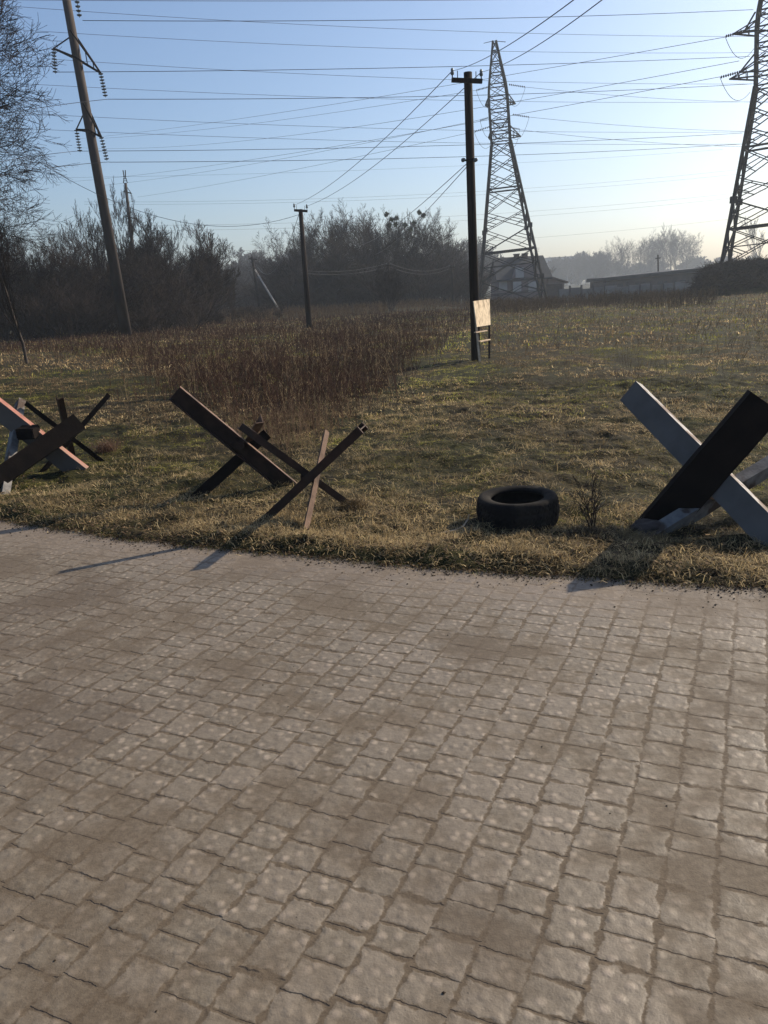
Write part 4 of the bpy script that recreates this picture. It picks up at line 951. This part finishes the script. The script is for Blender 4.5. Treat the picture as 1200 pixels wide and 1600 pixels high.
# ------------------------------------------------------------------ house, garage, shed, fence, mound
def house():
    Y = 112.; 
    def q(px, py, yy=Y): return Vector(atY(px, py, yy))
    xl = q(777, 440).x; xr = q(856, 440).x; zt = q(815, 402).z; ze = q(815, 434).z; dpt = 8.; ang = 0
    E_ = empty('house', ((xl+xr)/2, Y+dpt/2, 0), 'pale house with a steep dark roof behind the middle pylon', 'house')
    MB().box(((xl+xr)/2, Y+dpt/2, (ze-1)/2), (xr-xl-.5, dpt, ze+1)).build('wall', M['wallh'], E_)
    rm = MB(); yr = Y+dpt*.5
    o = .45
    for s in (-1, 1):
        ye = Y-.5 if s < 0 else Y+dpt+.5
        rm.poly([(xl-.2, ye, ze-.35), (xr+.55, ye, ze-.35), (xr+.2, yr, zt), (xl+.1, yr, zt)], (0, 0, .22))
    roof = rm.build('roof', M['roofh'], E_)
    gm = MB()
    for x_ in (xl+.25, xr-.27): gm.poly([(x_, Y, ze), (x_, Y+dpt, ze), (x_, yr, zt-.1)], (.12, 0, 0))
    gm.build('gable', M['wallh'], E_)
    # front dormer gable
    a0 = q(800, 440).x; a1 = q(842, 440).x; mid = (a0+a1)/2; zg = q(815, 413).z
    MB().poly([(a0, Y-.35, -1), (a1, Y-.35, -1), (a1, Y-.35, ze+.1), (mid+.9, Y-.35, zg), (mid-.9, Y-.35, zg), (a0, Y-.35, ze+.1)], (0, 2.6, 0)).build('front_gable', M['wallh'], E_)
    for px, py in ((807, 397.5), (820, 396)):
        c = q(px, py, yr); MB().box((c.x, yr, zt-.1), (.7, .6, 1.2)).box((c.x, yr, zt+.55), (.85, .75, .14)).build('chimney', M['roof2'], E_)
    m_ = MB().cone((q(848, 400).x, yr, zt-.2), (q(848, 400).x, yr, zt+1.3), .03, .02, 6)
    for k in (.8, 1.0, 1.2): m_.bar((q(848, 400).x-.35, yr, zt+k), (q(848, 400).x+.35, yr, zt+k), .03)
    m_.build('antenna', M['steel'], E_)
    for px, py in ((812, 426), (808, 448), (832, 448), (786, 446)):
        c = q(px, py, Y-.38 if px > 800 else Y-.03)
        f = MB().box((c.x, c.y, c.z), (1.1, .1, 1.3)).build('window', M['frameh'], E_)
        g_ = MB().box((c.x-.24, c.y-.04, c.z), (.38, .06, 1.05)).box((c.x+.24, c.y-.04, c.z), (.38, .06, 1.05)).build('pane', M['winh'], f); g_.matrix_parent_inverse = Matrix.Translation(E_.location).inverted()
    # garage
    gx0 = q(857, 450).x+.1; gx1 = q(884, 450).x; zg0 = q(857, 433).z; zg1 = q(888, 441).z
    G_ = empty('garage', ((gx0+gx1)/2, Y+4, 0), 'low pink walled garage with a sloping roof right of the house', 'garage')
    MB().poly([(gx0, Y+1, -1), (gx1, Y+1, -1), (gx1, Y+1, zg1), (gx0, Y+1, zg0)], (0, 5, 0)).build('wall', M['wallh'], G_)
    MB().poly([(gx0, Y+.5, zg0+.02), (gx1+.5, Y+.5, zg1-.08), (gx1+.5, Y+.5, zg1+.1), (gx0, Y+.5, zg0+.22)], (0, 6, 0)).build('roof', M['roof2'], G_)
    MB().box((q(868, 455).x, Y+.96, .2), (2.3, .1, 2.2)).build('door', M['doorh'], G_)
house()
def shedfence():
    Y = 104.
    def X(px, py=450, yy=Y): return atY(px, py, yy)[0]
    # fence: posts and panels in one run
    E_ = empty('concrete_fence', (X(930), Y, 0), 'grey concrete panel fence running from the house to the bramble bank', 'fence')
    pn = MB(); px = np.linspace(872, 1090, 13); xs = [X(p) for p in px]
    for i in range(12):
        h = 1.55+.12*math.sin(i*2.1)
        pn.box(((xs[i]+xs[i+1])/2, Y+.3*math.sin(i), h/2-.9), (xs[i+1]-xs[i]-.02, .08, h))
    pn.build('panel', M['fence'], E_)
    for i in range(13): MB().box((xs[i], Y-.05, .05), (.18, .3, 1.95)).build('post', M['shed'], E_)
    Y2 = 112.; x0 = X(943, 440, Y2); x1 = X(1100, 440, Y2)
    S_ = empty('shed', ((x0+x1)/2, Y2+4, 0), 'long low dark shed with a flat roof behind the concrete fence', 'shed')
    z0 = atY(945, 434, Y2)[2]; z1 = atY(1075, 419, Y2)[2]
    MB().poly([(x0+.3, Y2, -1), (x1, Y2, -1), (x1, Y2, z1-.5), (x0+.3, Y2, z0-.5)], (0, 8, 0)).build('wall', M['shed'], S_)
    MB().poly([(x0, Y2-.6, z0-.45), (x1+.5, Y2-.6, z1-.45), (x1+.5, Y2-.6, z1+.0), (x0, Y2-.6, z0)], (0, 9.5, 0)).build('roof', M['roofh'], S_)
    for k in range(4):
        a = x0+2.+k*3.; MB().box((a, Y2-.03, .6), (1.3, .08, .5)).build('window', M['winh'], S_)
    # far long building
    Yb = 540.; a0 = X(856, 420, Yb); a1 = X(902, 420, Yb); zt = atY(880, 402, Yb)[2]
    B_ = empty('far_building', ((a0+a1)/2, Yb+6, 0), 'pale flat topped building almost lost in haze right of the house roof', 'building')
    MB().box(((a0+a1)/2, Yb+6, zt/2-.5), (a1-a0, 12, zt+1)).build('wall', M['farb'], B_)
    MB().box(((a0+a1)/2, Yb+6, zt+.2), (a1-a0+.8, 12.8, .4)).build('roof', M['roof2'], B_)
    pl = MB().cone((X(1029, 450, 118), 118, 0), atY(1028, 398, 118), .13, .1, 10).bar(atY(1024, 404, 118), atY(1032, 403, 118), .14)
    tag(pl.build('utility_pole', M['polewood']), 'small dark pole rising above the shed before the skyline trees', 'utility pole')
shedfence()
def mound():
    # bank on the right, overgrown with brambles
    Yc = 62.; xs = np.linspace(22.4, 44, 60); ys = np.linspace(57, 74, 36); Xg, Yg = np.meshgrid(xs, ys, indexing='ij')
    e = np.clip((Xg/Yg-.386)/.028, 0, 1); e = e*e*(3-2*e); f = np.clip(1-np.abs((Yg-66)/8.6)**2.2, 0, 1)
    Z = e*f*2.25*(.82+.36*fbm(Xg*.5, Yg*.5, 71, 3))-.06+dip(Xg, Yg)
    n, k = Xg.shape; idx = np.arange(n*k).reshape(n, k); F = np.stack([idx[:-1, :-1], idx[1:, :-1], idx[1:, 1:], idx[:-1, 1:]], -1).reshape(-1, 4)
    o = npmesh('bank', np.stack([Xg, Yg, Z], -1).reshape(-1, 3), F, True); tag(link('bank', o, M['field']), kind='structure')
    i = rng.integers(0, n*k, 26000); P = np.stack([Xg.ravel()[i], Yg.ravel()[i], Z.ravel()[i]], 1)+np.concatenate([rng.normal(0, .25, (26000, 2)), np.zeros((26000, 1))], 1)
    P = P[P[:, 2] > .25+dip(P[:, 0], P[:, 1])]; m_ = len(P); L_ = rng.uniform(.2, .6, m_)[:, None]; d = np.concatenate([rng.normal(0, .55, (m_, 2)), rng.uniform(.3, 1, (m_, 1))], 1)
    Mid = P+d*L_*.6; E1 = Mid+(d*[1.3, 1.3, .25])*L_*.5; E2 = Mid+rng.normal(0, .22, (m_, 3))
    V, F = tubes(np.concatenate([P, Mid, Mid]), np.concatenate([Mid, E1, E2]), np.full(3*m_, .022), np.full(3*m_, .014), 3)
    tag(link('brambles', npmesh('brambles', V, F), M['twig']), 'dark bramble tangle covering the bank before the right pylon', 'brambles', kind='stuff')
mound()

# ------------------------------------------------------------------ small things by the verge
def sapling(label, px, py, h, seed, name='dry_sapling', scale=1., rot=0.):
    T, C = grow_tree(seed, h, .0055, 2, 1, [7, 4], .42, up=.4, wander=.12, trunk_frac=.25, twig_r=.0022, ang=(25, 50), multi=5, base_spread=.6, minL=.03)
    g = gnd(px, py, .03); V, F = tubes(*[np.concatenate([T[i], C[i]]) for i in range(4)], 5)
    o = link(name, npmesh(name, V+0, F, True), M['stick'] if False else M['twig']); o.location = (g[0], g[1], float(gz(g[0], g[1]))+.09); o.rotation_euler.z = rot
    return tag(o, label, 'plant')
sapling('bare twiggy dry sapling growing right of the tyre', 925, 828, .52, 77)
g = gnd(725, 822, .03); pts = [gnd(692, 832, .05), gnd(712, 828, .06), gnd(724, 822, .07), gnd(731, 812, .09), gnd(733, 803, .13)]
for p in pts: p[2] = p[2]
V, F = tubes(np.array(pts[:-1]), np.array(pts[1:]), np.array([.004, .006, .006, .005]), np.array([.006, .006, .005, .004]), 6)
tag(link('bent_stick', npmesh('bent_stick', V, F, True), M['stick']), 'pale bent stick lying in the grass left of the tyre', 'stick')
a = gnd(931, 800, .02); b_ = gnd(946, 782, .12)
V, F = tubes(np.array([[a[0], a[1], .03]]), np.array([b_]), np.array([.007]), np.array([.005]), 6)
tag(link('broken_stick', npmesh('broken_stick', V, F), M['stick']), 'short pale broken stick leaning beside the dry sapling', 'stick')
bm = bmesh.new(); bmesh.ops.create_icosphere(bm, subdivisions=3, radius=.085); sd = Vector((3.1, 1.7, 8.2))
from mathutils import noise as mn
for v_ in bm.verts:
    v_.co = v_.co*(1+.35*mn.noise(v_.co*14+sd)+.12*mn.noise(v_.co*40)); v_.co.x *= 1.25; v_.co.z *= .62
me = bpy.data.meshes.new('rough_stone'); bm.to_mesh(me); bm.free(); o = link('rough_stone', me, M['conc']); q_ = gnd(1011, 828, .04); o.location = (q_[0], q_[1], float(gz(q_[0], q_[1]))+.045)
tag(o, 'rough grey stone wedged at the foot of the big right hedgehog', 'stone')
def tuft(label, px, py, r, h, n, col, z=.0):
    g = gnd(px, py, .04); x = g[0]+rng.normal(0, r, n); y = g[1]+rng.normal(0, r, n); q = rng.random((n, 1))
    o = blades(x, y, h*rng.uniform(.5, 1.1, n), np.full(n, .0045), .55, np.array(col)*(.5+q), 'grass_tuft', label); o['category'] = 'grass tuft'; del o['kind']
tuft('dark shaggy grass tuft at the foot of the dry sapling', 925, 832, .06, .10, 700, (.05, .038, .022))
tuft('brown grass tuft at the right foot of the small hedgehog', 553, 800, .045, .11, 500, (.10, .07, .035))
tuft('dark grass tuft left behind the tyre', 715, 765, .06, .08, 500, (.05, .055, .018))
tuft('pale straw tuft at the foot of the right hedgehog', 1005, 840, .07, .10, 700, (.2, .15, .075))
tuft('reddish dry tuft right of the thin dark hedgehog', 166, 706, .07, .22, 420, (.13, .075, .05))

# ------------------------------------------------------------------ haze
mt = bpy.data.materials.new('haze'); mt.use_nodes = True; n = mt.node_tree; n.nodes.remove(n.nodes['Principled BSDF'])
pv = n.nodes.new('ShaderNodeVolumePrincipled'); pv.inputs['Color'].default_value = (.78, .88, 1, 1); pv.inputs['Density'].default_value = .00062; pv.inputs['Anisotropy'].default_value = .35
n.links.new(pv.outputs[0], n.nodes['Material Output'].inputs['Volume'])
hz = MB().box((0, 265, 19.5), (720, 610, 43)).build('haze', mt); tag(hz, 'thin pale blue haze in the air over the field', 'haze', kind='stuff')
